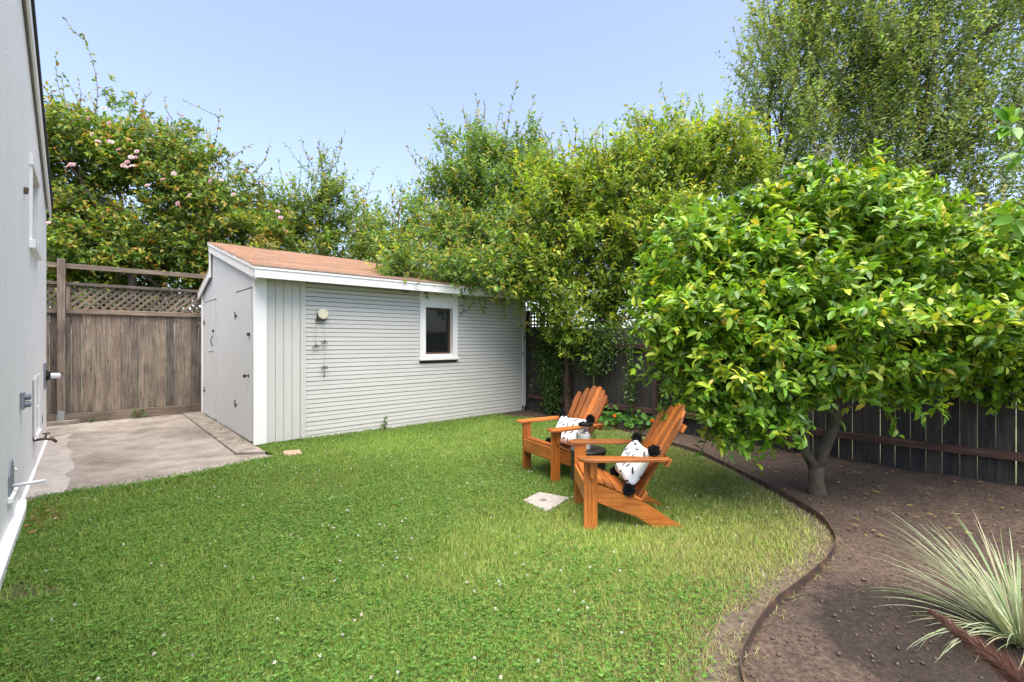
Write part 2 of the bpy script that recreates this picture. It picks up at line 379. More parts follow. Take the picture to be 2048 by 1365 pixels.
# ------------------------------------------------------------ shed
SHX, SHY = 5.49, 4.17
shed = tag(empty('shed', (S0[0], S0[1], 0), RZ), 'pale grey garden shed with red shingle roof and one small window', 'shed')
rz = lambda y: 2.685+.25*y               # top of the front roof slope
WX0, WX1, WZ0, WZ1 = 2.88, 3.50, 1.30, 2.185
D = .06                                  # the core sits this far behind the boards
def core():
    V = []; Fc = []
    def q(p): o_ = len(V); V.extend(p); Fc.append(tuple(range(o_, o_+len(p))))
    x0, x1, y0 = .02, SHX-.02, .022
    top = rz(0)-.1
    for (a0, a1, b0, b1) in ((x0, WX0, 0, top), (WX1, x1, 0, top), (WX0, WX1, 0, WZ0), (WX0, WX1, WZ1, top)):
        q([(a0, y0, b0), (a1, y0, b0), (a1, y0, b1), (a0, y0, b1)])
    prof = [(y0, 0), (SHY-.02, 0), (SHY-.02, 2.46), (3.1, 2.8), (3.1, rz(3.1)-.1), (y0, top)]
    for xx in (x0, x1): q([(xx, a_, b_) for a_, b_ in prof])
    q([(x0, SHY-.02, 0), (x1, SHY-.02, 0), (x1, SHY-.02, 2.46), (x0, SHY-.02, 2.46)])
    q([(x0, 3.1, 2.8), (x1, 3.1, 2.8), (x1, 3.1, rz(3.1)-.1), (x0, 3.1, rz(3.1)-.1)])
    return mesh('wall', V, Fc, M['groove'])
link('wall', core(), shed)
# horizontal siding boards: 7 cm cover with a shadow groove
zz = .0; k = 0
while zz < 2.57:
    z1 = min(zz+.0635, 2.6); y0 = -.002+.0015*math.sin(k*2.7)
    segs = [(.712, 5.398)] if (z1 < 1.165) else [(.712, 2.757), (3.616, 5.398)]
    if k % 3 == 1:                           # butt joints here and there
        j = random.Random(k).uniform(1.2, 2.6) if k % 2 else random.Random(k).uniform(3.8, 5.0); segs = [q for a_, b_ in segs for q in (((a_, j-.001), (j+.001, b_)) if a_ < j < b_ else ((a_, b_),))]
    for a_, b_ in segs:
        pts = [(.021, zz+.0005), (y0-.004, zz+.0005), (y0+.001, z1-.004), (y0+.006, z1), (.021, z1)]
        prism('siding_board', pts, 'x', a_, b_, M['shed'], shed)
    zz += .0705; k += 1
# vertical boards on the front, left of the siding
for i in range(4):
    a_ = .155+i*.119
    box('front_board', (a_+.002, -.004, .03), (a_+.116, .021, 2.6), M['shed'], shed, .003)
box('trim', (.632, -.022, .02), (.710, .021, 2.6), M['shed'], shed, .003)
box('corner_board', (-.024, -.03, .03), (.153, .0215, 2.62), M['white'], shed, .004)
box('corner_board', (5.400, -.03, .10), (SHX+.005, .0215, 2.6), M['shed'], shed, .004)
box('sill_board', (.0, .002, -.05), (SHX, .03, .01), M['concrete_dark'], shed)
# window
win = box('window', (WX0+.035, .085, WZ0+.035), (WX1-.035, .093, WZ1-.035), M['glass'], shed)
def wpart(name, lo, hi, m, bev=.003):
    c_ = win.location; return box(name, [a_-b_ for a_, b_ in zip(lo, c_)], [a_-b_ for a_, b_ in zip(hi, c_)], m, win, bev)
wpart('casing', (2.76, -.03, 1.24), (WX0, .021, 2.6), M['white']); wpart('casing', (WX1, -.03, 1.24), (3.612, .021, 2.6), M['white'])
wpart('apron', (WX0+.001, -.012, 1.24), (WX1-.001, .021, WZ0), M['white'])
wpart('sill', (2.74, -.06, 1.185), (3.63, .021, 1.238), M['white'], .006)
for i in range(6):
    a_ = WX0+.001+i*.1033
    wpart('head_board', (a_+.0012, -.014, WZ1+.002), (a_+.1021, .021, 2.598), M['white'], .004)
wpart('jamb', (WX0-.03, .022, WZ0), (WX0, .12, WZ1), M['white']); wpart('jamb', (WX1, .022, WZ0), (WX1+.03, .12, WZ1), M['white'])
wpart('jamb', (WX0, .022, WZ1), (WX1, .12, WZ1+.03), M['white']); wpart('jamb', (WX0, .022, WZ0-.03), (WX1, .12, WZ0), M['white'])
for lo, hi in (((WX0+.001, .07, WZ0+.001), (WX0+.036, .1, WZ1-.001)), ((WX1-.036, .07, WZ0+.001), (WX1-.001, .1, WZ1-.001)),
               ((WX0+.037, .07, WZ0+.001), (WX1-.037, .1, WZ0+.036)), ((WX0+.037, .07, WZ1-.036), (WX1-.037, .1, WZ1-.001))):
    wpart('sash', lo, hi, M['sash'], .002)
# door wall (x = 0 face, looking along -x): vertical boards around the two doors
def topz(y): return (rz(y)-.12) if y < 3.1 else 2.95-.3*(y-3.1)-.1
DOORS = [(.12, 1.14), (2.73, 3.85)]; DT = 2.33
y = .0; k = 0
while y < SHY-.06:
    y1 = min(y+.118, SHY-.05); ym = (y+y1)/2
    z0 = .04
    for d0, d1 in DOORS:
        if d0-.03 < ym < d1+.03: z0 = DT+.028
    tz0, tz1 = topz(y), topz(y1)
    if y < 3.1 <= y1: tz0 = tz1 = min(tz0, tz1)
    prism('wall_board', [(y+.0012, z0), (y1-.0012, z0), (y1-.0012, tz1), (y+.0012, tz0)], 'x', -.004, .019, M['door'], shed, .002)
    y = y1; k += 1
def door(y0, y1):
    d = box('door', (-.004, y0, .06), (.0185, y1, DT), M['door'], shed)
    n_ = 9; w_ = (y1-y0-.004)/n_
    for i in range(n_):
        a_ = y0+.002+i*w_-(y0+y1)/2
        box('plank', (-.0345+.0, a_+.0008, -(DT-.06)/2+.002), (-.0115, a_+w_-.0008, (DT-.06)/2-.002), M['door'], d, .0016)
    return d
d1 = door(.135, 1.13); d2 = door(2.745, 3.84)
def dp(d, yy, zz): return (-.028, yy-d.location.y, zz-d.location.z)
def hinge(d, yy, zz, sgn):
    x, y_, z_ = dp(d, yy, zz)
    prism('hinge', [(y_, z_-.05), (y_+sgn*.02, z_-.05), (y_+sgn*.03, z_-.02), (y_-sgn*.13, z_-.006), (y_-sgn*.13, z_+.006), (y_+sgn*.03, z_+.02), (y_+sgn*.02, z_+.07), (y_, z_+.07)], 'x', -.045, -.034, M['dark_iron'], d)
hinge(d1, 1.08, 1.96, 1); hinge(d1, 1.08, .52, 1); hinge(d2, 3.8, 1.92, 1); hinge(d2, 3.8, .54, 1)
def knob(d, yy, zz, m, r=.03):
    lathe('knob', [(.0, 0), (r*.9, 0), (r*.9, .006), (r*.35, .012), (r*.35, .035), (r*.85, .045), (r, .06), (r*.75, .075), (0, .08)], m, d, (-.034, yy-d.location.y, zz-d.location.z), 16, (0, -math.pi/2, 0))
knob(d1, .24, 1.03, M['dark_iron']); knob(d2, 2.86, 1.36, M['galv'])
x, y_, z_ = dp(d1, .2, 1.65); box('latch', (-.06, y_-.05, z_-.022), (-.0345, y_+.05, z_+.022), M['dark_iron'], d1, .004)
x, y_, z_ = dp(d2, 2.82, 1.74); box('latch', (-.06, y_-.03, z_-.025), (-.0345, y_+.03, z_+.025), M['dark_iron'], d2, .004)
x, y_, z_ = dp(d2, 2.86, 1.55)
tubes('pull_handle', [([(-.034, y_, z_-.1), (-.06, y_, z_-.08), (-.08, y_+.01, z_), (-.06, y_, z_+.08), (-.034, y_, z_+.1)], [.008]*5)], M['dark_iron'], d2, 6)
box('corner_board', (-.022, SHY-.085, .03), (.02, SHY+.02, 2.56), M['white'], shed, .003)
# roof: shingle courses on a deck, rake and fascia boards
ROOFX0, ROOFX1 = -.07, SHX+.09
def slab(name, y0, z0, y1, z1, t0, t1, x0, x1, m, parent):
    """plank along x whose section runs from (y0,z0) to (y1,z1), t0..t1 above that line"""
    d = np.array((y1-y0, z1-z0)); d = d/np.linalg.norm(d); nn = np.array((-d[1], d[0]))
    if nn[1] < 0: nn = -nn
    pts = [np.array((y0, z0))+nn*t0, np.array((y1, z1))+nn*t0, np.array((y1, z1))+nn*t1, np.array((y0, z0))+nn*t1]
    return prism(name, [tuple(p) for p in pts], 'x', x0, x1, m, parent)
roof = slab('roof', -.30, rz(-.3)-.012, 3.14, rz(3.14)-.012, -.045, -.002, ROOFX0, ROOFX1, M['gravel_roof'], shed)
nC = 26
for i in range(nC):
    y0 = -.34+i*.134; y1 = min(y0+.16, 3.16)
    z0, z1 = rz(y0)+.012, rz(y1)-.004
    slab('shingle_course', y0, z0, y1, z1, -.008, .012+.003*random.random(), ROOFX0-.012+.006*random.random(), ROOFX1+.01, M['shingle'], roof)
slab('back_roof', 3.12, 2.935, 4.32, 2.575, -.02, .012, ROOFX0, ROOFX1, M['shingle'], shed)
box('fascia', (ROOFX0-.004, -.322, rz(-.3)-.165), (ROOFX1, -.298, rz(-.3)-.017), M['white'], shed, .003)
box('fascia_cap', (ROOFX0-.006, -.334, rz(-.3)-.045), (ROOFX1, -.323, rz(-.3)-.012), M['white'], shed, .002)
box('soffit', (ROOFX0, -.297, rz(-.3)-.14), (ROOFX1, -.031, rz(-.3)-.125), M['shed'], shed)
def rake(name, ya, za, yb, zb, dpt, x0, x1):
    return prism(name, [(ya, za-dpt), (yb, zb-dpt), (yb, zb), (ya, za)], 'x', x0, x1, M['white'], shed, .002)
rake('rake_board', -.297, rz(-.3)-.02, 3.12, rz(3.12)-.02, .165, -.065, -.04)
rake('rake_cap', -.32, rz(-.32)-.008, 3.14, rz(3.14)-.008, .045, -.08, -.0655)
rake('rake_board', 3.125, 2.91, 4.3, 2.56, .13, -.065, -.04)
box('step_trim', (-.06, 3.05, 2.78), (-.036, 3.12, rz(3.1)-.19), M['white'], shed, .002)
prism('step_wall', [(3.1, 2.8), (3.125, 2.8), (3.125, rz(3.1)-.03), (3.1, rz(3.1)-.03)], 'x', -.03, SHX, M['shed'], shed)
# small things on the front wall
reel = tag(empty('clothesline_reel', (*yard(.965, -.006), 1.98), RZ), 'round cream plastic reel mounted high on the shed siding', 'reel')
lathe('housing', [(.0, .0), (.075, 0), (.085, .012), (.085, .05), (.07, .062), (0, .064)], M['cream'], reel, (0, -.012, 0), 20, (math.pi/2, 0, 0))
box('bracket', (-.11, -.06, -.105), (.04, -.004, -.09), M['dark_iron'], reel, .003)
box('bracket', (-.085, -.05, -.089), (-.06, -.002, .02), M['dark_iron'], reel, .003)
def chime(px, z0, z1, items, label):
    r_ = tag(empty('wind_chime', (*yard(px, -.05), z0), RZ), label, 'wind chime')
    tubes('string', [([(0, 0, 0), (0, 0, z1-z0)], [.0028, .0028])], M['twig'], r_, 5)
    for zi in items:
        for q in range(3):
            ang = random.uniform(-.5, .5); c_ = zi-z0+.018*(q-1)
            tubes('dangler', [([(-.055*math.cos(ang), 0, c_-.012), (0, -.012, c_+.006), (.06*math.cos(ang), 0, c_+.012*ang)], [.003, .007, .003])], M['dark_iron'], r_, 5)
    tubes('weight', [([(0, 0, z1-z0+.06), (0, 0, z1-z0-.01)], [.003, .009])], M['dark_iron'], r_, 6)
chime(.985, 1.90, .98, (1.53, 1.12), 'long rusty wind chime hanging below the cream reel')
chime(.85, 1.87, 1.47, (1.46,), 'short wind chime left of the longer one on siding')

# ------------------------------------------------------------ house
house = tag(empty('house', (HC[0], HC[1], 0), RZ), 'grey stucco house wall with white gable trim', 'house')
hz = lambda s: 3.62+.343*(s if s < 5.5 else 11-s)               # wall top under the gable, s metres from the far corner
HL = 8.6
wy0, wy1, wz0, wz1 = -2.93, -1.87, 2.63, 3.60
def housewall():
    V = []; Fc = []
    def q(p): o_ = len(V); V.extend(p); Fc.append(tuple(range(o_, o_+len(p))))
    x = 0
    q([(x, -HL, 0), (x, wy0, 0), (x, wy0, hz(-wy0)), (x, -5.5, hz(5.5)), (x, -HL, hz(HL))]); q([(x, wy1, 0), (x, 0, 0), (x, 0, hz(0)), (x, wy1, hz(-wy1))])
    q([(x, wy0, 0), (x, wy1, 0), (x, wy1, wz0), (x, wy0, wz0)]); q([(x, wy0, wz1), (x, wy1, wz1), (x, wy1, hz(-wy1)), (x, wy0, hz(-wy0))])
    q([(0, 0, 0), (-6, 0, 0), (-6, 0, hz(0)), (0, 0, hz(0))]); q([(-.5, -HL, 0), (-.5, -HL, hz(HL)), (-.5, -5.5, hz(5.5)), (-.5, 0, hz(0)), (-.5, 0, 0)])
    q([(0, -HL, 0), (0, -HL, hz(HL)), (-6, -HL, hz(HL)), (-6, -HL, 0)])
    return mesh('wall', V, Fc, M['stucco'])
link('wall', housewall(), house)
def hslope(name, s0, s1, dz0, dz1, x0, x1, m):
    return prism(name, [(-s0, hz(s0)+dz0), (-5.5, hz(5.5)+dz0), (-s1, hz(s1)+dz0), (-s1, hz(s1)+dz1), (-5.5, hz(5.5)+dz1), (-s0, hz(s0)+dz1)], 'x', x0, x1, m, house)
hslope('roof', -.12, HL, .10, .17, -6, .075, M['gravel_roof'])
hslope('rake_board', -.1, HL, -.08, .095, .03, .052, M['white'])
hslope('soffit', -.1, HL, .02, .06, 0.001, .029, M['white'])
hw_ = box('window', (-.05, wy0+.09, wz0+.09), (-.04, wy1-.09, wz1-.09), M['glass'], house)
def hpart(name, lo, hi, m, par, bev=.003):
    c_ = par.location; return box(name, [a_-b_ for a_, b_ in zip(lo, c_)], [a_-b_ for a_, b_ in zip(hi, c_)], m, par, bev)
hpart('casing', (-.06, wy0, wz0), (.022, wy0+.1, wz1), M['white'], hw_); hpart('casing', (-.06, wy1-.1, wz0), (.022, wy1, wz1), M['white'], hw_)
hpart('casing', (-.06, wy0-.02, wz1-.1), (.03, wy1+.02, wz1+.02), M['white'], hw_); hpart('sill', (-.06, wy0-.04, wz0-.05), (.05, wy1+.04, wz0+.04), M['white'], hw_)
# plinth step at the foot of the wall, hatch, vents, tap
prism('plinth', [(.001, -HL), (.075, -HL), (.07, -4.4), (.055, -4.1), (.001, -4.08)], 'z', -.1, .085, M['stucco'], house, .006)
prism('plinth', [(.001, -4.07), (.03, -4.07), (.03, .03), (.001, .03)], 'z', -.08, .05, M['stucco'], house, .006)
ha = box('hatch', (.001, -2.55, .44), (.018, -1.97, 1.10), M['white'], house)
for lo, hi in (((.0185, -2.6, .40), (.03, -2.53, 1.14)), ((.0185, -2.0, .40), (.03, -1.93, 1.14)), ((.0185, -2.528, 1.07), (.03, -2.002, 1.14)), ((.0185, -2.528, .40), (.05, -2.002, .45))):
    hpart('hatch_frame', lo, hi, M['white'], ha)
hpart('hatch_knob', (.0185, -2.28, .74), (.04, -2.25, .77), M['pvc'], ha)
dv = box('vent', (.001, -.68, .84), (.02, -.42, 1.22), M['grey_vent'], house, .004)
lathe('hood', [(0, 0), (.085, 0), (.085, .01), (.05, .05), (.046, .052)], M['black_metal'], dv, (.01, 0, 0), 20, (0, math.pi/2, 0))
lathe('pipe', [(0, .03), (.042, .03), (.042, .12), (.036, .145), (.018, .158), (0, .16)], M['pvc'], dv, (.01, 0, 0), 20, (0, math.pi/2, 0))
eb = box('socket_box', (.001, -3.97, .9), (.03, -3.83, 1.06), M['grey_vent'], house, .004)
for zo in (-.035, .035): lathe('socket_cover', [(0, 0), (.03, 0), (.03, .035), (.022, .045), (0, .046)], M['grey_vent'], eb, (.012, 0, zo), 14, (0, math.pi/2, 0))
tp = tubes('tap', [([(0, -2.47, .38), (.1, -2.47, .385), (.16, -2.47, .375), (.2, -2.47, .33)], [.016, .016, .02, .015]), ([(.1, -2.47, .38), (.11, -2.46, .44)], [.012, .009])], M['pipe_brown'], house, 8)
tubes('tap_wheel', [([(.11+.03*math.cos(q), -2.46+.03*math.sin(q), .445) for q in np.linspace(0, 6.28, 11)], [.007]*11)], M['pipe_brown'], tp, 5)
box('wall_plate', (.001, -1.0, .38), (.008, -.9, .5), M['galv'], house, .002)
v2 = prism('vent_recess', [(-4.86, .30), (-4.56, .30), (-4.56, .46), (-4.62, .54), (-4.71, .57), (-4.80, .54), (-4.86, .46)], 'x', .001, .012, M['grey_vent'], house)
box('vent_sill', (.001, -4.9, .255), (.035, -4.52, .30), M['white'], house, .005)
tubes('drain_pipe', [([(0, -4.66, .345), (.2, -4.66, .35)], [.014, .014])], M['pvc'], house, 10)
lathe('wall_bolt', [(0, 0), (.014, 0), (.012, .012), (0, .014)], M['pvc'], house, (.001, -4.35, .42), 10, (0, math.pi/2, 0))
for q in range(3): box('wall_fitting', (.001, -3.62+q*.05, 3.02+q*.02), (.03, -3.59+q*.05, 3.08+q*.015), M['pipe_brown'], house, .003)

# ------------------------------------------------------------ left fence (behind the patio, running on behind the shed)
lf = tag(empty('board_fence', (*yard(0, 4.4), 0), RZ), 'weathered grey board fence with lattice top behind the concrete patio', 'fence')
LX0, LX1 = -4.6, .7
x = LX0; 
POSTX = -2.16
while x < LX1:
    w_ = .143+random.uniform(-.006, .008)
    if True:
        yo = random.uniform(-.007, .007)
        box('board', (x, .0+yo, .2), (x+w_-.004, .02+yo, 2.06), M['fence'], lf, .005, (0, random.uniform(-.002, .002), 0))
    x += w_
box('kickboard', (LX0, -.045, .02), (POSTX-.07, -.005, .21), M['fence_h'], lf, .004); box('kickboard', (POSTX+.07, -.045, .0), (LX1, -.005, .2), M['fence_h'], lf, .004)
box('rail', (LX0, -.05, 2.06), (POSTX-.056, .05, 2.15), M['fence_h'], lf, .004); box('rail', (POSTX+.056, -.05, 2.06), (LX1, .05, 2.15), M['fence_h'], lf, .004)
box('rail', (LX0, -.06, 2.585), (POSTX-.056, .06, 2.64), M['fence_h'], lf, .004); box('rail', (POSTX+.056, -.06, 2.585), (LX1, .06, 2.64), M['fence_h'], lf, .004)
po = box('post', (POSTX-.055, -.11, 0), (POSTX+.055, -.006, 3.06), M['fence'], lf, .004)
box('post_base', (-.045, -.06, -1.5), (.045, -.054, -1.27), M['galv'], po, .001)
box('top_beam', (POSTX+.056, -.03, 2.90), (LX1, .03, 2.99), M['fence_h'], lf, .004); box('top_beam', (LX0, -.03, 2.90), (POSTX-.056, .03, 2.99), M['fence_h'], lf, .004)
box('lattice_post', (POSTX+.058, -.03, 2.151), (POSTX+.12, .02, 2.584), M['fence'], lf, .003)
# lattice slats, each cut to the panel
def lattice(parent, x0, x1, z0, z1, pitch, wd, m, y0, diag=True):
    Hh = z1-z0
    if diag:
        for sgn, yo in ((1, 0), (-1, .008)):
            q = x0-Hh
            while q < x1+Hh:
                # line x = q + sgn*(z-z0) (+Hh for the other way), clipped
                xa, xb = (q, q+Hh) if sgn > 0 else (q+Hh, q)
                za, zb = z0, z1
                def clip(xa, za, xb, zb):
                    t0, t1 = 0., 1.; dx = xb-xa
                    for lim, s_ in ((x0, 1), (x1, -1)):
                        fa, fb = s_*(xa-lim), s_*(xb-lim)
                        if fa < 0 and fb < 0: return None
                        if fa < 0: t0 = max(t0, fa/(fa-fb))
                        if fb < 0: t1 = min(t1, fa/(fa-fb))
                    if t1-t0 < .06: return None
                    return (xa+dx*t0, za+(zb-za)*t0, xa+dx*t1, za+(zb-za)*t1)
                c_ = clip(xa, za, xb, zb)
                if c_:
                    ax, az, bx, bz = c_; ln = math.hypot(bx-ax, bz-az); ang = math.atan2(bz-az, bx-ax)
                    link('lattice_slat', boxmesh((round(ln, 3), .0075, wd), m), parent, ((ax+bx)/2, y0+yo, (az+bz)/2), (0, -ang, 0))
                q += pitch
    else:
        q = x0+pitch/2
        while q < x1: link('lattice_slat', boxmesh((wd, .0075, Hh), m), parent, (q, y0, (z0+z1)/2)); q += pitch
        q = z0+pitch/2
        while q < z1: link('lattice_slat', boxmesh((x1-x0, .0075, wd), m), parent, ((x0+x1)/2, y0+.008, q)); q += pitch
lattice(lf, POSTX+.12, LX1-.3, 2.152, 2.583, .125, .042, M['fence_h'], -.005)
lattice(lf, LX0+1.4, POSTX-.06, 2.152, 2.583, .125, .042, M['fence_h'], -.005)
box('footing', (POSTX-.5, -.13, -.05), (POSTX+.25, -.07, .09), M['concrete_dark'], lf, .01)

# ------------------------------------------------------------ right fence
rf = tag(empty('board_fence', (FR[0], FR[1], 0), RZ), 'dark shaded board fence behind the citrus tree and soil bed', 'fence')
y = -5.2
while y < 7.55:
    w_ = .146+random.uniform(-.005, .006); gap = .002+random.random()**2*.007
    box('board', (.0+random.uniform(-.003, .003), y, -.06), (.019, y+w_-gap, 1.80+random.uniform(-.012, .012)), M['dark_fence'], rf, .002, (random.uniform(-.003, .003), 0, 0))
    y += w_
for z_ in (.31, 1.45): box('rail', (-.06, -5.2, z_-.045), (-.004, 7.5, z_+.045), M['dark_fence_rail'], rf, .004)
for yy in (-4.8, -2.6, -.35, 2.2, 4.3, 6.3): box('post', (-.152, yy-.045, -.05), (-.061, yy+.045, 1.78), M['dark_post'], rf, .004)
ef = tag(empty('lattice_screen', (*yard(5.66, .1), 0), RZ), 'tall red-brown lattice topped screen at the shed corner', 'fence')
ey0, ey1 = -.95, .75
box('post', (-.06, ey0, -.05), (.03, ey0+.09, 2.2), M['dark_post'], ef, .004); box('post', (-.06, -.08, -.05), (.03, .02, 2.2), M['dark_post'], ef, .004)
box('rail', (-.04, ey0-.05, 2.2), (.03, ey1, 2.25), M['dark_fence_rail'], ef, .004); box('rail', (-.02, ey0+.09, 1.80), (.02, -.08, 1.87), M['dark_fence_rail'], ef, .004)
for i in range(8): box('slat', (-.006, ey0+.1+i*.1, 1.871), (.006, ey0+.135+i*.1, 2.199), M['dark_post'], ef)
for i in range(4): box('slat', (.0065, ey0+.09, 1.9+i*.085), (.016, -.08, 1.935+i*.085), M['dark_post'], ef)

# ------------------------------------------------------------ chairs
def make_chair(loc, rot, label):
    r = tag(empty('adirondack_chair', loc, rot), label, 'chair', 'orange-brown adirondack chairs on the lawn')
    W = M['chair']; W0, W1, W2 = W[0], W[1], W[2]
    for s in (-1, 1):
        box('leg', (-.055, s*.29-.014, -.02), (.055, s*.29+.014, .575), W2, r, .003)
        br = [(-.02, .574), (.055, .574), (.045, .5), (.02, .43), (-.005, .43)]
        prism('arm_bracket', br, 'y', s*.305 if s > 0 else -.335, .335 if s > 0 else -.305, W2, r, .002)
        prof = smooth_line([(-.03, .385), (.06, .365), (.27, .282), (.40, .228), (.47, .2), (.56, .145), (.68, .065), (.76, .025), (.81, -.01)], 3)+smooth_line([(.57, -.012), (.47, .045), (.375, .105), (.22, .155), (.06, .22), (-.03, .25)], 3)
        prism('side_rail', prof, 'y', s*.262-.012, s*.262+.012, W0, r)
        arm = smooth_line([(-.10, s*.27), (-.105, s*.32), (-.09, s*.37), (-.03, s*.395), (.1, s*.4), (.3, s*.395), (.48, s*.385), (.6, s*.365), (.635, s*.335), (.62, s*.31), (.5, s*.29), (.3, s*.27), (.1, s*.262), (-.05, s*.26)], 3)
        prism('arm', arm, 'z', .5765, .601, W0, r, .003)
    box('front_apron', (-.056, -.2755, .25), (-.032, .2755, .39), W1, r, .003)
    xs = -.03
    for i in range(6):
        sx = [(-.03, .395), (.045, .388), (.125, .352), (.205, .318), (.285, .285), (.36, .252)][i]; sl_ = [0, -.3, -.4, -.4, -.4, -.4][i]
        link('seat_slat', boxmesh((.072, .536, .02), W1, .003), r, (sx[0]+.036, 0, sx[1]+.006-.012*(i > 0)), (0, -sl_, 0))
    # fanned, slightly dished back of six slats
    hts = [.77, .84, .885, .885, .84, .77]; B0 = Vector((.40, 0, .23)); tilt = math.radians(31)
    for i in range(6):
        q = i-2.5; wb, wt = .070, .086; yb = q*.080; yt = q*.098; L = hts[i]
        def P(l, yy, dn): 
            dish = -.035*(abs(q)/2.5)**2*(l/.8)
            return (B0.x+math.sin(tilt)*l+math.cos(tilt)*(dn+dish), yy, B0.z+math.cos(tilt)*l-math.sin(tilt)*(dn+dish))
        prof = [(yb-wb/2, 0), (yt-wt/2, L-.05), (yt-wt*.42, L-.02), (yt-wt*.2, L-.002), (yt, L+.004), (yt+wt*.2, L-.002), (yt+wt*.42, L-.02), (yt+wt/2, L-.05), (yb+wb/2, 0)]
        if q < -1: prof[2] = (prof[2][0], prof[2][1]-.03); prof[1] = (prof[1][0], prof[1][1]-.05)
        if q > 1: prof[6] = (prof[6][0], prof[6][1]-.03); prof[7] = (prof[7][0], prof[7][1]-.05)
        n_ = len(prof); V = [P(l, yy, -.009) for yy, l in prof]+[P(l, yy, .009) for yy, l in prof]
        Fc = [tuple(range(n_)), tuple(range(2*n_-1, n_-1, -1))]+[(k, k+n_, (k+1) % n_+n_, (k+1) % n_) for k in range(n_)]
        me = mesh('back_slat', V, Fc, W2); b_ = bmesh.new(); b_.from_mesh(me); bmesh.ops.recalc_face_normals(b_, faces=b_.faces); b_.to_mesh(me); b_.free()
        link('back_slat', me, r)
    for l, hw2, dn in ((.40, .33, .03), (.7, .245, .024), (.06, .25, .03)):
        c_ = (B0.x+math.sin(tilt)*l+math.cos(tilt)*dn, 0, B0.z+math.cos(tilt)*l-math.sin(tilt)*dn)
        link('back_brace', boxmesh((.03, hw2*2, .07), W1, .003), r, c_, (0, tilt, 0))
    return r
c1 = make_chair((.645, 4.11, 0), 0, 'nearer orange-brown wooden adirondack chair seen from its side')
c2 = make_chair((.325, 5.31, 0), math.radians(30.6), 'farther orange-brown wooden adirondack chair angled toward the lawn')
def make_pillow(chair, label, dy=0.0, roll=0.0):
    # leans on the back of the chair
    W_, Hh = .50, .36; n_ = 15; V = []; Fc = []
    for sd_ in (1, -1):
        for j in range(n_):
            for i in range(n_):
                a_, b_ = i/(n_-1)*2-1, j/(n_-1)*2-1
                pinch = 1-.09*(1-abs(a_)**2)*abs(b_)**4; pinch2 = 1-.09*(1-abs(b_)**2)*abs(a_)**4
                t_ = .075*((1-a_**4)*(1-b_**4))**.55
                V.append((a_*W_/2*pinch2, b_*Hh/2*pinch, sd_*t_+.004*math.sin(a_*9+b_*5)*(1-a_*a_)))
    for s_ in range(2):
        o_ = s_*n_*n_
        for j in range(n_-1):
            for i in range(n_-1):
                q = (o_+j*n_+i, o_+j*n_+i+1, o_+(j+1)*n_+i+1, o_+(j+1)*n_+i); Fc.append(q if s_ == 0 else q[::-1])
    me = mesh('cover', V, Fc, M['cloth'], True)
    bm = bmesh.new(); bm.from_mesh(me); bmesh.ops.remove_doubles(bm, verts=bm.verts, dist=.0005); bmesh.ops.recalc_face_normals(bm, faces=bm.faces); bm.to_mesh(me); bm.free()
    tilt = math.radians(33)
    th_ = chair.rotation_euler.z; R = Matrix.Rotation(th_, 4, 'Z')
    # local pillow frame: x across (chair y), y up the back, z out of the front (toward -x)
    ux = Vector((0, -1, 0)); uy = Vector((math.sin(tilt), 0, math.cos(tilt))); uz = Vector((-math.cos(tilt), 0, math.sin(tilt)))
    c_ = Vector((.405, dy, .285))+uy*.175+uz*.09
    Mx = Matrix.Translation(chair.location) @ R @ Matrix(((ux.x, uy.x, uz.x, c_.x), (ux.y, uy.y, uz.y, c_.y), (ux.z, uy.z, uz.z, c_.z), (0, 0, 0, 1))) @ Matrix.Rotation(roll, 4, 'Z')
    r = tag(empty('throw_pillow', (0, 0, 0)), label, 'pillow', 'white throw pillows with black dashes'); r.matrix_world = Mx
    link('cover', me, r)
    rs = random.Random(5)
    # printed dashes: thin strips that follow the bulge
    for j in range(4):
        for i in range(6):
            a_ = (-.84+i*.336)+rs.uniform(-.06, .06); b_ = (-.75+j*.5)+rs.uniform(-.09, .09); an = rs.uniform(0, math.pi)
            if abs(a_) > .9: continue
            for sd_ in (1, -1):
                vs_ = []
                for k in range(4):
                    t0 = -.5+k/3
                    for wv in (-.5, .5):
                        xx = a_*W_/2+math.cos(an)*t0*.052-math.sin(an)*wv*.014; yy = b_*Hh/2+math.sin(an)*t0*.052+math.cos(an)*wv*.014
                        aa, bb = xx/(W_/2), yy/(Hh/2)
                        if abs(aa) > .97 or abs(bb) > .95: aa = max(-.97, min(.97, aa)); bb = max(-.95, min(.95, bb))
                        tt = .075*((1-aa**4)*(1-bb**4))**.55+.004*math.sin(aa*9+bb*5)*(1-aa*aa)*sd_
                        vs_.append((xx, yy, sd_*(tt+.0045)))
                link('printed_dash', mesh('printed_dash', vs_, [(2*k, 2*k+1, 2*k+3, 2*k+2) for k in range(3)], M['print']), r)
    # corner pompoms of looped yarn
    rr = np.random.default_rng(3); n2 = 420
    d = rr.normal(size=(n2, 3)); d /= np.linalg.norm(d, axis=1)[:, None]
    s2 = np.cross(d, rr.normal(size=(n2, 3))); s2 /= np.linalg.norm(s2, axis=1)[:, None]
    ln = rr.uniform(.036, .058, n2)[:, None]
    P0 = d*.004-s2*.004; P1 = d*.004+s2*.004; P2 = d*ln+s2*.012; P3 = d*ln*.93-s2*.004+rr.normal(size=(n2, 3))*.006
    Vp = np.stack([P0, P1, P2, P3], 1).reshape(-1, 3); q = np.arange(n2)*4
    Tp = np.concatenate([np.stack([q, q+1, q+2], 1), np.stack([q, q+2, q+3], 1)])
    pm = fastmesh('pompom', Vp, Tp, M['yarn'])
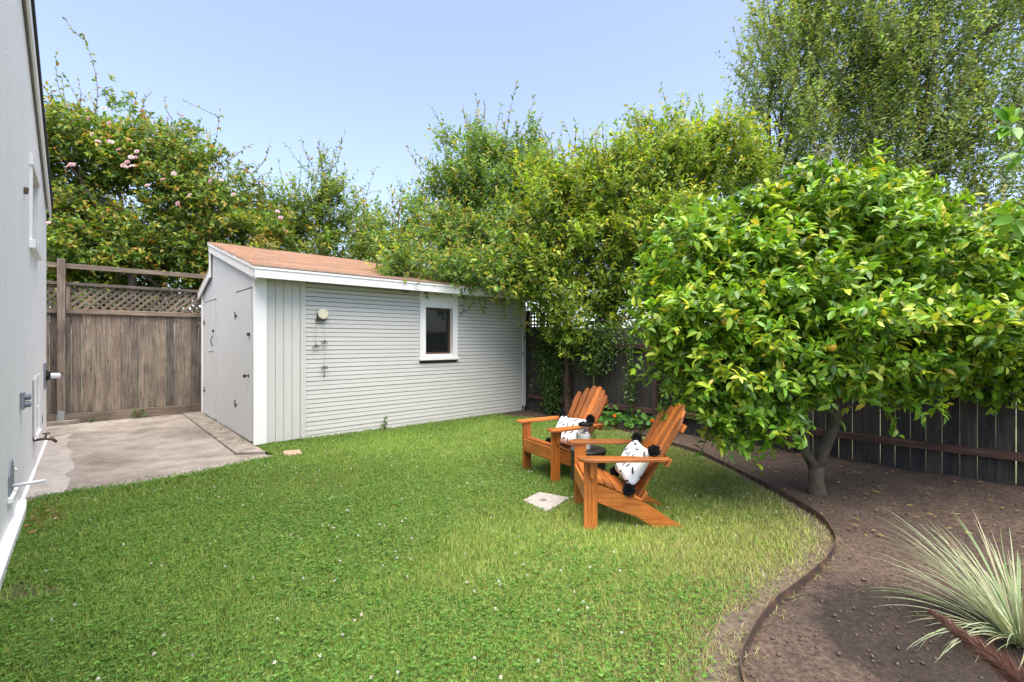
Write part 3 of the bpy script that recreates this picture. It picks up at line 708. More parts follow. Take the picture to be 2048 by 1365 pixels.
    bm = bmesh.new(); bm.from_mesh(pm); bmesh.ops.create_icosphere(bm, subdivisions=2, radius=.034); bm.to_mesh(pm); bm.free()
    for sx in (-1, 1):
        for sy in (-1, 1): link('pompom', pm, r, (sx*(W_/2+.012), sy*(Hh/2+.012), 0), (random.random()*3, random.random()*3, 0))
    return r
make_pillow(c1, 'white dashed pillow with black pompoms on the nearer chair')
make_pillow(c2, 'white dashed pillow with black pompoms on the farther chair', .02, .04)
# side table and lantern
tb = tag(empty('side_table', (.776, 4.75, 0)), 'round black drum side table between the two chairs', 'side table')
lathe('top', [(0, .42), (.18, .42), (.187, .425), (.187, .445), (.182, .45), (0, .4505)], M['black_table'], tb, n=40)
lathe('drum', [(0, .14), (.165, .14), (.176, .16), (.176, .4195), (0, .4195)], M['black_table'], tb, n=40)
lathe('base', [(0, -.01), (.15, -.01), (.15, .1395), (0, .1395)], M['black_table'], tb, n=40)
ln_ = tag(empty('lantern', (.75, 4.74, .4515)), 'glass jar candle lantern with black rim on the side table', 'lantern')
lathe('jar', [(0, .001), (.07, .001), (.092, .03), (.104, .08), (.1, .13), (.078, .18), (.058, .21), (.058, .25), (.062, .255)], M['clear'], ln_, n=36)
lathe('candle', [(0, .004), (.056, .004), (.056, .15), (.05, .155), (0, .15)], M['candle'], ln_, (-.008, 0, 0), 24)
tubes('wick', [([(-.008, 0, .15), (-.006, 0, .165)], [.0015, .0012])], M['print'], ln_, 5)
lathe('rim', [(.059, .236), (.074, .236), (.076, .262), (.06, .266), (.059, .236)], M['black_metal'], ln_, n=32)
tubes('handle', [([(.066*math.cos(q)*1.0, .02*math.sin(q)*0-.0, .25)[0:1]+(.0,)+(.25,) for q in (0,)]+[(.09, .01, .21), (.108, .02, .14), (.1, .03, .09)], [.003]*4)], M['black_metal'], ln_, 6)

# pavers
P4 = [(.101, 4.47), (.274, 4.718), (.566, 4.54), (.319, 4.184)]
r = tag(empty('concrete_paver', (.31, 4.47, 0)), 'square grey concrete cover with a centre hole set in lawn', 'paver')
n_ = 16; V = []; Fc = []
outer = []
for k in range(4):
    a_, b_ = np.array(P4[k]), np.array(P4[(k+1) % 4])
    for q in range(4): outer.append(a_+(b_-a_)*q/4+RNG.normal(size=2)*.006-np.array((.31, 4.47)))
hole = []
for p in outer:
    an = math.atan2(p[1], p[0]); hole.append(np.array((.035*math.cos(an)-.01, .035*math.sin(an))))
V = [(*p, .022) for p in outer]+[(*p, .024) for p in hole]+[(*p, -.03) for p in outer]+[(p[0]*.9, p[1]*.9, -.03) for p in hole]
for k in range(n_):
    k1 = (k+1) % n_
    Fc += [(k, k1, n_+k1, n_+k), (k, 2*n_+k, 2*n_+k1, k1), (n_+k, n_+k1, 3*n_+k1, 3*n_+k)]
link('slab', mesh('slab', V, Fc, M['paver']), r)
link('hole_plug', mesh('hole_plug', [(p[0]*.95, p[1]*.95, .004) for p in hole], [tuple(range(n_))], M['soil']), r)
tag(prism('red_paver', [(-3.198, 6.47), (-2.994, 6.55), (-2.835, 6.309), (-3.04, 6.227)], 'z', -.03, .024, M['redpaver'], None, .006), 'small pinkish red paver in grass by the shed corner', 'paver')

# ------------------------------------------------------------ foliage tools
T2 = (np.array([(0, 0, 0), (.45, -.5, .16), (1, 0, -.1), (.45, .5, .16)]), np.array([(0, 1, 2), (0, 2, 3)]))
T4 = (np.array([(0, 0, 0), (.38, 0, .0), (1, 0, -.22), (.36, .5, .2), (.36, -.5, .2), (.72, .34, .02), (.72, -.34, .02)]),
      np.array([(0, 1, 3), (3, 1, 5), (1, 2, 5), (0, 4, 1), (4, 6, 1), (1, 6, 2)]))
T8 = (np.array([(0, 0, 0), (.33, 0, 0), (.68, 0, -.05), (1, 0, -.28), (.3, .46, .2), (.66, .42, .12), (.3, -.46, .2), (.66, -.42, .12)]),
      np.array([(0, 1, 4), (4, 1, 5), (1, 2, 5), (5, 2, 3), (0, 6, 1), (6, 7, 1), (1, 7, 2), (7, 3, 2)]))
def unit(a_): return a_/np.maximum(np.linalg.norm(a_, axis=-1, keepdims=True), 1e-9)
def frames(dx, nz):
    x = unit(dx); y = unit(np.cross(nz, x)); z = np.cross(x, y); return x, y, z
def leaf_arrays(pos, dx, nz, L, W, col, tpl):
    v, f_ = tpl; x, y, z = frames(dx, nz); L = L[:, None, None]; W = W[:, None, None]
    P = pos[:, None]+x[:, None]*v[None, :, 0:1]*L+y[:, None]*v[None, :, 1:2]*W+z[:, None]*v[None, :, 2:3]*W
    k = len(v); T = (np.arange(len(pos))*k)[:, None, None]+f_[None]
    return P.reshape(-1, 3), T.reshape(-1, 3), np.repeat(col, k, 0)
CAMP = np.array((0, 0, H))
def leaves(parent, base, pos, dx, nz, L, W, col, tpl, m, single=0, part='foliage', leafname='leaf', stuff=True):
    """the leaves that show largest as objects of their own, the rest joined"""
    n_ = len(pos); idx = np.zeros(n_, bool)
    if single:
        px = pos[:, 0]/np.maximum(pos[:, 1], .1); vis = (abs(px) < 1.08) & (pos[:, 1] > .3)
        view = unit(pos-CAMP); fac = abs((unit(nz)*view).sum(1))
        sc = np.where(vis, L/np.linalg.norm(pos-CAMP, axis=1)*(.5+.5*fac), 0)+RNG.uniform(0, .12, n_)*L.mean()/np.linalg.norm(pos.mean(0)-CAMP)
        # foremost leaf in each patch of view, then the best of those
        cell = np.round(px*45).astype(int)*1000+np.round((pos[:, 2]-H)/np.maximum(pos[:, 1], .1)*45).astype(int)
        order = np.argsort(np.linalg.norm(pos-CAMP, axis=1)); seen = {}
        for i in order:
            c_ = cell[i]; seen.setdefault(c_, [])
            if len(seen[c_]) < 3 and vis[i]: seen[c_].append(i)
        cand = np.array([i for q in seen.values() for i in q], int); cand = cand[np.argsort(-sc[cand])][:single]
        idx[cand] = True
    P, T, C_ = leaf_arrays(pos[~idx]-base, dx[~idx], nz[~idx], L[~idx], W[~idx], col[~idx], tpl)
    if len(P):
        o_ = link(part, fastmesh(part, P, T, m, C_), parent)
        if stuff: o_['kind'] = 'stuff'
    if single:
        q = np.nonzero(idx)[0]; key = col[q].sum(1); srt = q[np.argsort(key)]; nv = 10; ratio = (W/L).mean()
        for gi, grp in enumerate(np.array_split(srt, nv)):
            if not len(grp): continue
            cm = col[grp].mean(0)
            v = tpl[0]*np.array((1, ratio, ratio)); me = fastmesh(leafname, v, tpl[1], m, np.repeat(cm[None], len(v), 0))
            x, y, z = frames(dx[grp], nz[grp])
            for k, i in enumerate(grp):
                s_ = L[i]; o_ = bpy.data.objects.new(leafname, me); COL.objects.link(o_); o_.parent = parent
                p = pos[i]-base
                o_.matrix_local = Matrix(((x[k, 0]*s_, y[k, 0]*s_, z[k, 0]*s_, p[0]), (x[k, 1]*s_, y[k, 1]*s_, z[k, 1]*s_, p[1]), (x[k, 2]*s_, y[k, 2]*s_, z[k, 2]*s_, p[2]), (0, 0, 0, 1)))
def palette(n_, cols, wts, var=.16, rng=RNG):
    cols = np.array(cols, float); k = rng.choice(len(cols), n_, p=np.array(wts)/sum(wts))
    return np.clip(cols[k]*(1+rng.normal(0, var, (n_, 1)))*(1+rng.normal(0, .05, (n_, 3))), .003, 1)
def grow(lobes, n_tw, tw_len, per, L, lw, cols, wts, tip_cols, up=.5, inner=.5, droop=0.0, lv_spread=.8, seed=1, tipfrac=.3, bright=1.0, clump=None):
    """twigs through the lobes' volume, leaves along each twig"""
    r = np.random.default_rng(seed)
    C_ = np.array([l[0] for l in lobes], float); R_ = np.array([l[1] if not np.isscalar(l[1]) else (l[1],)*3 for l in lobes], float)
    wt = np.prod(R_, 1)**(2/3); wt = wt*np.array([l[2] if len(l) > 2 else 1. for l in lobes]); k = r.choice(len(lobes), n_tw, p=wt/wt.sum())
    d = unit(r.normal(size=(n_tw, 3))); rad = inner+(1-inner)*r.uniform(0, 1, n_tw)**.6
    rad *= 1+.16*np.sin(d[:, 0]*7+k)*np.sin(d[:, 2]*6+k*2)+r.normal(0, .05, n_tw)
    A = C_[k]+d*R_[k]*rad[:, None]
    outw = unit(d*R_[k])
    if clump:                                # gather the twigs into sprays with gaps between
        per_c, spread = clump[0], np.array(clump[1]); nc = max(1, n_tw//per_c); ci = r.integers(0, nc, n_tw)
        off = r.normal(size=(n_tw, 3)); outw = unit(outw[ci]+.7*unit(off)); A = A[ci]+off*spread; csh = (1+r.normal(0, .16, nc))[ci]
    else: csh = np.ones(n_tw)
    td = unit(outw*.65+np.array((0, 0, up))+r.normal(0, .42, (n_tw, 3)))
    tl = tw_len*r.uniform(.5, 1.35, n_tw)
    m_ = per; s_ = (np.arange(m_)+.6)/m_
    B = A-td*tl[:, None]*.45
    pos = B[:, None]+td[:, None]*(tl[:, None]*s_[None])[..., None]
    pos[..., 2] -= droop*(s_[None]**2)*tl[:, None]
    pos = pos.reshape(-1, 3); tdr = np.repeat(td, m_, 0); N = len(pos)
    side = unit(np.cross(tdr, r.normal(size=(N, 3))))
    ld = unit(tdr*.55+side*lv_spread+np.array((0, 0, -.12))); nz = unit(np.array((0, 0, 1.))+.55*r.normal(size=(N, 3))+.45*np.repeat(outw, m_, 0))
    Ls = L*r.uniform(.65, 1.25, N); Ws = Ls*lw*r.uniform(.85, 1.15, N)
    tw_tint = np.repeat((1+r.normal(0, .13, n_tw))*csh, m_)[:, None]
    col = palette(N, cols, wts, .14, r)*tw_tint
    tipp = (np.tile(s_, n_tw) > .62) & (r.uniform(size=N) < np.repeat((r.uniform(size=n_tw) < tipfrac)*.9, m_))
    col[tipp] = palette(tipp.sum(), tip_cols, [1]*len(tip_cols), .12, r)
    return pos, ld, nz, Ls, Ws, np.clip(col*bright, .003, .9), (B, B+td*tl[:, None]*.98)
def shoot(p0, p1, n_, L, lw, cols, bend=.1, seed=1):
    r = np.random.default_rng(seed); p0 = np.array(p0, float); p1 = np.array(p1, float); t = np.linspace(.08, 1, n_)
    side = unit(np.cross(p1-p0, r.normal(size=3))); ax = p0+(p1-p0)*t[:, None]+side*(np.sin(t*np.pi)*bend)[:, None]
    d = unit(p1-p0)
    ld = unit(d*.6+unit(r.normal(size=(n_, 3)))*.85); nz = unit(np.array((0, 0, 1.))+.7*r.normal(size=(n_, 3)))
    Ls = L*r.uniform(.6, 1.2, n_); return (ax, ld, nz, Ls, Ls*lw, palette(n_, cols, [1]*len(cols), .14, r)), [p0]+list(ax)
def twig_mesh(name, A, B, rad, m, parent, base):
    x, y, z = frames(B-A, RNG.normal(size=A.shape)); P = []
    for k in range(3): P.append(A+(y*math.cos(2.094*k)+z*math.sin(2.094*k))*rad-base)
    P.append(B-base); n_ = len(A); V = np.stack(P, 1).reshape(-1, 3); q = (np.arange(n_)*4)[:, None]
    T = np.concatenate([q+np.array([[0, 1, 3]]), q+np.array([[1, 2, 3]]), q+np.array([[2, 0, 3]])])
    return tag(link(name, fastmesh(name, V, T, m), parent), kind='stuff')
def limb(p0, p1, r0, r1, sag=0.1, n_=7, seed=0):
    rr = random.Random(seed); p0, p1 = Vector(p0), Vector(p1); pts = []; rad = []
    off = Vector((rr.uniform(-1, 1), rr.uniform(-1, 1), rr.uniform(-.3, .6)))*sag*(p1-p0).length
    for i in range(n_):
        t = i/(n_-1); pts.append(p0.lerp(p1, t)+off*math.sin(t*math.pi)+Vector((rr.uniform(-1, 1), rr.uniform(-1, 1), 0))*.015*(0 < i < n_-1)); rad.append(r0+(r1-r0)*t)
    return pts, rad
def cat(parts): return [np.concatenate([p[i] for p in parts]) for i in range(6)]
def tree(name, label, base, lobes, spec, trunk, shoots=(), auto=0, single=200, tpl=T4, mat='leaf', bark='bark', category='tree', group=None):
    base = np.array(base, float); root = tag(empty(name, base), label, category, group)
    pos, ld, nz, Ls, Ws, col, (A, B) = grow(lobes, **spec); parts = [(pos, ld, nz, Ls, Ws, col)]
    limbs = []
    tk_pts, tk_r = trunk
    tubes('trunk', [([Vector(p)-Vector(base) for p in tk_pts], tk_r)], M[bark], root, 10)
    top = Vector(tk_pts[-1]); mid = Vector(tk_pts[max(1, len(tk_pts)//2)]); rr = random.Random(4)
    for i, l in enumerate(lobes):
        c_ = Vector(l[0]); st = top if i % 2 else mid.lerp(top, .6)
        pts, rad = limb(st, c_, tk_r[-1]*.75, tk_r[-1]*.25, .12, seed=i); limbs.append(([p-Vector(base) for p in pts], rad))
        R_ = l[1] if not np.isscalar(l[1]) else (l[1],)*3
        for k in range(6):
            d = unit(np.array([rr.gauss(0, 1), rr.gauss(0, 1), rr.gauss(.5, 1)])); e_ = c_+Vector(d*np.array(R_)*.8)
            s0 = pts[3].lerp(c_, rr.random()); p2, r2 = limb(s0, e_, tk_r[-1]*.3, .006, .12, 5, seed=i*9+k); limbs.append(([p-Vector(base) for p in p2], r2))
    r3 = np.random.default_rng(len(lobes)*7+3); shoots = list(shoots)
    for l in lobes:
        for k in range(auto):
            R_ = np.array(l[1] if not np.isscalar(l[1]) else (l[1],)*3); d = unit(np.array((r3.normal(), r3.normal(), abs(r3.normal())*1.1+.25))); c_ = np.array(l[0])
            p0 = c_+d*R_*.75; p1 = p0+unit(d+np.array((0, 0, .8)))*r3.uniform(.35, .95); shoots.append((p0, p1, int(r3.integers(9, 18)), .06))
    for (p0, p1, n_, bend) in shoots:
        sh, ax = shoot(p0, p1, n_, spec['L'], spec['lw'], spec['tip_cols']+spec['cols'][:1], bend, len(limbs)); parts.append(sh)
        limbs.append(([Vector(p)-Vector(base) for p in ax], list(np.linspace(.009, .0025, len(ax)))))
    tubes('branches', limbs, M[bark], root, 6)
    twig_mesh('twigs', A, B, .0045, M[bark], root, base)
    a_ = cat(parts); leaves(root, base, *a_, tpl, M[mat], single)
    return root

# ------------------------------------------------------------ climbing rose behind the patio fence
ROSE = dict(bright=1.3, clump=(13, (.16, .16, .12)), n_tw=10500, tw_len=.42, per=9, L=.1, lw=.52, cols=[(.1, .19, .03), (.07, .145, .025), (.16, .24, .035), (.24, .28, .04)], wts=[4, 3, 3, 2], tip_cols=[(.32, .32, .04), (.33, .17, .04), (.3, .3, .05)], up=.35, inner=.3, droop=.25, seed=21, tipfrac=.3)
lob = [(at(130, 330, 10.3), (1.2, 1.0, 1.25)), (at(230, 290, 10.8), (1.3, 1.1, 1.0)), (at(330, 330, 11.0), (1.2, 1.1, 1.1)), (at(420, 400, 11.2), (1.2, 1.0, 1.1)),
       (at(160, 450, 10.3), (1.1, .8, .8)), (at(300, 460, 10.7), (1.3, .8, .75)), (at(450, 490, 11.0), (1.1, .8, .8)), (at(40, 380, 10.0), (1.0, .9, 1.4)), (at(510, 470, 11.6), (.9, .8, .8)), (at(100, 240, 10.4), (.8, .7, .5), .7), (at(350, 540, 10.9), (1.3, .6, .5)), (at(140, 540, 10.2), (1.1, .6, .6)), (at(240, 560, 11.4), (1.6, .5, .8)), (at(180, 490, 9.75), (.7, .35, .5)), (at(260, 500, 10.0), (.7, .35, .45)), (at(340, 500, 10.3), (.7, .35, .5)), (at(120, 500, 9.5), (.5, .35, .6)), (at(410, 510, 10.7), (.7, .35, .5)), (at(430, 540, 11.4), (1.2, .6, .6)), (at(60, 560, 10.4), (.9, .5, .9)), (at(150, 610, 9.8), (.9, .3, .5)), (at(250, 610, 10.4), (1.0, .3, .5)), (at(360, 610, 10.9), (1.0, .3, .5)), (at(540, 530, 12), (.9, .6, .6))]
sh = [(at(150, 260, 10.2), at(112, 105, 10.2), 26, .1), (at(190, 230, 10.2), at(168, 75, 10.2), 26, .15), (at(168, 80, 10.2), at(132, 40, 10.1), 9, .04), (at(110, 215, 10.2), at(78, 160, 10), 12, .05),
      (at(420, 330, 11), at(440, 225, 11), 14, .1), (at(440, 235, 11), at(365, 200, 11), 10, .1), (at(460, 320, 11), at(500, 290, 11), 10, .05), (at(260, 230, 10.6), at(275, 185, 10.6), 10, .05), (at(345, 240, 10.8), at(330, 195, 10.8), 9, .05), (at(500, 350, 11.3), at(540, 285, 11.3), 10, .1)]
rb = yard(-1.2, 5.4)
rose = tree('climbing_rose', 'huge climbing rose with pink blooms above the patio fence', (*rb, -.09), lob, ROSE,
            ([(*rb, -.15), (rb[0]-.05, rb[1], 1.4), (rb[0]+.08, rb[1]+.1, 2.6), (rb[0], rb[1]+.1, 3.6)], [.11, .09, .08, .06]), sh, 4, 300, T4, category='rose bush')
def bloom_mesh(r_, seed, c0):
    r = np.random.default_rng(seed); P = []; D_ = []; N_ = []; L_ = []; C_ = []
    for ring, (k, tilt, ln) in enumerate(((8, .25, 1.0), (7, .6, .85), (6, 1.0, .65), (4, 1.35, .45))):
        for i in range(k):
            a_ = 2*math.pi*(i+.37*ring)/k+r.normal(0, .1); d = np.array((math.cos(a_)*math.cos(tilt), math.sin(a_)*math.cos(tilt), math.sin(tilt)))
            P.append(d*.1*r_); D_.append(d); N_.append(np.array((-math.cos(a_)*math.sin(tilt), -math.sin(a_)*math.sin(tilt), math.cos(tilt)))); L_.append(r_*ln); C_.append(np.array(c0)*(1+r.normal(0, .06)))
    v, t_, c_ = leaf_arrays(np.array(P), np.array(D_), np.array(N_), np.array(L_), np.array(L_)*.85, np.array(C_), T4); return fastmesh('bloom', v, t_, M['petal'], c_)
BL = [bloom_mesh(.052, i, c_) for i, c_ in enumerate([(.8, .56, .58), (.78, .48, .52), (.85, .68, .66)])]
for i, (px, py, Y) in enumerate([(137, 334, 9.1), (144, 330, 9.1), (185, 270, 9.6), (196, 284, 9.6), (217, 283, 9.7), (222, 285, 9.7), (219, 247, 9.9), (238, 301, 9.7), (262, 315, 9.8), (274, 304, 9.8), (255, 325, 9.8), (248, 333, 9.7), (258, 336, 9.7), (246, 331, 9.7), (265, 333, 9.7), (271, 316, 9.8), (326, 360, 10), (348, 348, 10.1), (380, 391, 10), (356, 408, 9.9), (443, 362, 10.2), (467, 390, 10.2), (178, 238, 9.9), (208, 218, 10.1), (555, 424, 10.8), (561, 436, 10.8), (97, 447, 9.0), (295, 372, 9.9), (421, 363, 10.2)]):
    p = at(px, py, Y-.4)-Vector((*rb, -.09)); link('bloom', BL[i % 3], rose, p, (random.uniform(.6, 1.5), random.uniform(-.5, .5), random.uniform(-.6, .6)))

# ------------------------------------------------------------ plum-like trees behind the shed and fence
PL = dict(bright=1.25, clump=(12, (.15, .15, .17)), n_tw=2600, tw_len=.5, per=11, L=.11, lw=.42, cols=[(.13, .22, .03), (.09, .18, .03), (.19, .27, .035), (.08, .15, .03)], wts=[4, 3, 3, 2], tip_cols=[(.32, .3, .04), (.3, .24, .05), (.25, .3, .04)], up=.75, inner=.35, seed=31, tipfrac=.35)
def P_(**k): d = dict(PL); d.update(k); return d
# sparse small tree between the rose and the shed
b = (-5.26, 12.88)
lob = [(at(610, 430, 12.8), (1.0, .9, .9)), (at(680, 440, 12.9), (.9, .8, 1.0)), (at(570, 470, 12.6), (.8, .8, .8)), (at(650, 360, 12.9), (.7, .6, .6), .5), (at(740, 480, 12.6), (.8, .7, .6), .7), (at(640, 510, 12.2), (1.3, .8, .5)), (at(790, 500, 12.3), (.7, .7, .6), .6)]
sh = [(at(640, 400, 12.8), at(693, 262, 12.8), 26, .1), (at(620, 380, 12.8), at(640, 300, 12.8), 16, .1), (at(570, 420, 12.8), at(556, 320, 12.8), 14, .08), (at(720, 460, 12.6), at(752, 335, 12.6), 20, .1), (at(590, 400, 12.8), at(600, 310, 12.8), 14, .08), (at(700, 400, 12.8), at(760, 380, 12.8), 12, .05), (at(540, 430, 12.6), at(530, 370, 12.6), 9, .05)]
tree('plum_tree', 'small airy tree above the middle of the shed roof', (*b, -.09), lob, P_(n_tw=1500, seed=33, inner=.2, tipfrac=.25), ([(*b, -.15), (b[0], b[1], 1.5), (b[0]+.1, b[1], 3.0)], [.08, .06, .05]), sh, 6, 150, T4, group='trees behind the shed and fence')
# tree behind the shed's far end, one lobe hanging over its roof
b = (.02, 12.30)
lob = [(at(960, 400, 12.0), (1.5, 1.3, 1.3)), (at(1030, 350, 12.2), (1.2, 1.1, 1.2)), (at(880, 430, 11.8), (1.1, 1.0, .9)), (at(960, 300, 12.2), (.9, .8, .7), .8), (at(860, 520, 11.0), (.9, .9, .5)), (at(960, 520, 10.6), (1.2, 1.0, .55)),
       (at(890, 545, 9.0), (.75, .6, .2), 2.2), (at(1000, 545, 9.6), (.6, .6, .4), 2), (at(810, 540, 8.6), (.4, .45, .13), 1.8), (at(960, 560, 9.1), (.5, .5, .2), 1.6), (at(1050, 560, 9.7), (.4, .4, .35), 2), (at(930, 480, 10.5), (1.3, .9, .6)), (at(790, 470, 11.3), (.7, .7, .7), .7), (at(1040, 470, 11.0), (1.0, .9, .9)), (at(1045, 565, 9.8), (.35, .4, .25))]
sh = [(at(950, 330, 12), at(862, 212, 12), 30, .15), (at(1010, 290, 12.2), at(1033, 168, 12.2), 26, .1), (at(1020, 290, 12.2), at(1070, 190, 12.2), 26, .1), (at(1040, 280, 12.2), at(1087, 225, 12.2), 14, .1), (at(880, 380, 12), at(812, 290, 12), 22, .1), (at(900, 350, 12), at(830, 305, 12), 18, .1),
      (at(940, 330, 12), at(952, 222, 12), 18, .08), (at(850, 450, 11.8), at(790, 350, 11.8), 18, .1), (at(830, 480, 11.6), at(775, 380, 11.6), 16, .1), (at(990, 300, 12.2), at(1003, 210, 12.2), 18, .1), (at(840, 460, 11.6), at(780, 430, 11.6), 14, .05), (at(900, 340, 12), at(882, 265, 12), 14, .1)]
tree('plum_tree', 'leafy tree hanging over the far end of the shed roof', (*b, -.09), lob, P_(n_tw=4300, seed=35, inner=.25, cols=[(.11, .22, .045), (.08, .175, .04), (.16, .26, .05), (.2, .29, .05)]), ([(*b, -.15), (b[0], b[1], 1.6), (b[0]-.1, b[1]+.1, 3.2)], [.13, .11, .09]), sh, 6, 250, T4, group='trees behind the shed and fence')
# yellow-green tree behind the right fence
b = (2.15, 10.0)
lob = [(at(1220, 400, 10.0), (1.4, 1.1, 1.2)), (at(1340, 330, 10.3), (1.4, 1.1, 1.1)), (at(1120, 430, 9.8), (.9, .9, 1.0)), (at(1170, 520, 9.6), (1.2, .9, .8)), (at(1300, 460, 9.6), (1.2, 1.0, .9)), (at(1440, 320, 10.4), (1.0, .9, .8)), (at(1080, 540, 9.4), (.45, .6, .6)),
       (at(1130, 600, 9.3), (.7, .6, .45), .8), (at(1220, 600, 9.5), (.8, .5, .45)), (at(1320, 570, 9.3), (.8, .6, .7)), (at(1250, 640, 9.2), (.8, .3, .3), .8), (at(1130, 360, 10), (.8, .7, .6), .5), (at(1120, 660, 9.4), (.6, .35, .4), .8), (at(1190, 680, 9.0), (.7, .25, .3), .7)]
sh = [(at(1270, 330, 10), at(1253, 210, 10), 22, .1), (at(1330, 290, 10), at(1322, 172, 10), 28, .1), (at(1350, 290, 10), at(1380, 200, 10), 20, .1), (at(1390, 280, 10), at(1400, 195, 10), 20, .1), (at(1180, 340, 10), at(1130, 245, 10), 16, .08), (at(1200, 340, 10), at(1203, 245, 10), 18, .1), (at(1110, 370, 10), at(1128, 235, 10), 16, .05), (at(1440, 280, 10.2), at(1460, 220, 10.2), 14, .05), (at(1290, 300, 10), at(1300, 225, 10), 14, .05), (at(1160, 330, 10), at(1165, 255, 10), 12, .05)]
tree('plum_tree', 'yellow-green tree leaning over the dark fence behind the chairs', (*b, -.09), lob, P_(n_tw=6300, seed=37, inner=.3, bright=1.35, cols=[(.17, .26, .025), (.12, .22, .025), (.23, .3, .03), (.09, .17, .025)], tip_cols=[(.33, .38, .05), (.3, .38, .04), (.34, .3, .05)], tipfrac=.5), ([(*b, -.15), (b[0]-.05, b[1], 1.3), (b[0]+.05, b[1], 2.4)], [.12, .1, .085]), sh, 6, 300, T4, group='trees behind the shed and fence')
# tall fine-leaved trees
TD = dict(bright=1.3, clump=(7, (.15, .15, .34)), n_tw=3700, tw_len=.8, per=12, L=.1, lw=.55, cols=[(.165, .25, .075), (.13, .21, .06), (.22, .3, .1), (.27, .34, .1)], wts=[4, 3, 3, 2], tip_cols=[(.24, .26, .07)], up=1.3, inner=.05, seed=41, tipfrac=.3, lv_spread=1.0)
b = (6.3, 11.6)
lob = [(at(1560, 160, 11.5), (1.3, 1.1, 1.9)), (at(1620, 40, 11.6), (1.5, 1.2, 1.9)), (at(1600, 300, 11.3), (1.5, 1.1, 1.2)), (at(1700, 180, 11.6), (1.5, 1.2, 1.8)), (at(1640, 420, 11.3), (1.3, 1.0, 1.0)), (at(1540, 400, 11.0), (.9, .8, .8)), (at(1680, -120, 11.6), (1.5, 1.2, 1.5)), (at(1745, 80, 11.3), (1.1, .8, 2.0)), (at(1745, 300, 11.1), (1.1, .7, 1.3))]
sh = [(at(1540, 250, 11.5), at(1468, 60, 11.5), 30, .1), (at(1530, 260, 11.5), at(1470, 130, 11.5), 22, .1), (at(1550, 200, 11.5), at(1500, 10, 11.5), 30, .1), (at(1530, 230, 11.5), at(1450, 180, 11.5), 14, .05), (at(1580, 150, 11.5), at(1540, -20, 11.5), 30, .05)]
tree('tall_tree', 'tall fine-leaved tree at the edge of the open sky', (*b, -.09), lob, TD, ([(*b, -.15), (b[0], b[1], 2.0), (b[0]+.1, b[1], 4.2), (b[0]+.2, b[1], 6.0)], [.16, .14, .11, .08]), sh, 12, 60, T2, group='tall fine-leaved trees')
b = (9.6, 11.0)
lob = [(at(1830, 120, 11.0), (1.6, 1.3, 2.0)), (at(1960, 60, 10.8), (1.6, 1.2, 2.0)), (at(1840, 300, 10.9), (1.6, 1.2, 1.4)), (at(1980, 260, 10.6), (1.6, 1.2, 1.5)), (at(2120, 150, 10.6), (1.6, 1.2, 2.2)), (at(1900, 450, 10.6), (1.6, 1.1, 1.0)), (at(2060, 430, 10.4), (1.6, 1.1, 1.1)), (at(1880, -100, 10.9), (1.6, 1.2, 1.6)), (at(1760, 420, 10.8), (1.1, .9, .9)), (at(2060, -120, 10.9), (1.6, 1.2, 1.6))]
tree('tall_tree', 'tall fine-leaved tree at the right, rising above the citrus', (*b, -.09), lob, dict(TD, n_tw=4700, seed=43), ([(*b, -.15), (b[0], b[1], 2.0), (b[0]-.1, b[1], 4.0), (b[0], b[1], 5.8)], [.17, .15, .12, .09]), (), 12, 60, T2, group='tall fine-leaved trees')

# ------------------------------------------------------------ citrus tree
b = (3.13, 4.77); bz = -.01
lob = [(at(1560, 560, 4.75), (.85, .75, .75)), (at(1400, 610, 4.55), (.60, .6, .6)), (at(1420, 720, 4.4), (.45, .5, .42)), (at(1680, 450, 4.9), (.85, .8, .48)), (at(1840, 530, 4.9), (.9, .8, .58)), (at(2020, 590, 4.7), (.9, .7, .42)),
       (at(1700, 620, 4.5), (.9, .7, .55)), (at(1380, 520, 4.75), (.45, .55, .42)), (at(1520, 780, 4.35), (.45, .45, .28)), (at(1470, 835, 4.3), (.28, .28, .2), 1.1), (at(1580, 700, 4.3), (.6, .45, .4)), (at(1990, 520, 5.0), (.8, .7, .45)), (at(1980, 680, 4.7), (.7, .6, .3)), (at(1850, 710, 4.9), (.7, .5, .3)), (at(1750, 740, 4.9), (.5, .4, .25)), (at(1960, 740, 5.1), (.7, .3, .25), .6), (at(1790, 770, 4.6), (.35, .3, .16), .8), (at(2010, 770, 4.9), (.5, .3, .18), .7), (at(2040, 720, 5.0), (.7, .4, .25)), (at(2080, 500, 4.6), (.6, .6, .5)), (at(1640, 385, 4.9), (.5, .5, .2), .8), (at(1480, 460, 4.8), (.5, .5, .35)),
       (at(1880, 650, 4.5), (.75, .6, .35)), (at(1650, 740, 4.35), (.5, .4, .25), .7), (at(1790, 400, 5.0), (.35, .4, .2), .8), (at(1360, 660, 4.45), (.3, .4, .4))]
CT = dict(bright=1.04, clump=(8, (.09, .09, .07)), n_tw=7600, tw_len=.2, per=9, L=.096, lw=.44, cols=[(.13, .28, .02), (.085, .2, .018), (.2, .36, .025), (.3, .44, .03)], wts=[4, 2.5, 3.5, 2.6], tip_cols=[(.42, .5, .04), (.46, .5, .05), (.34, .46, .04), (.3, .44, .03), (.5, .44, .06)], up=.4, inner=.5, droop=.15, seed=51, tipfrac=.24, lv_spread=.95)
base = np.array((*b, bz)); cit = tag(empty('citrus_tree', base), 'rounded glossy citrus tree with low fork growing in the soil bed', 'citrus tree')
pos, ld, nz, Ls, Ws, col, (A, B) = grow(lob, **CT)
parts = [(pos, ld, nz, Ls, Ws, col)]; limbs = []
bv = Vector(base)
def tl(pts, rad): limbs.append(([Vector(p)-bv for p in pts], rad))
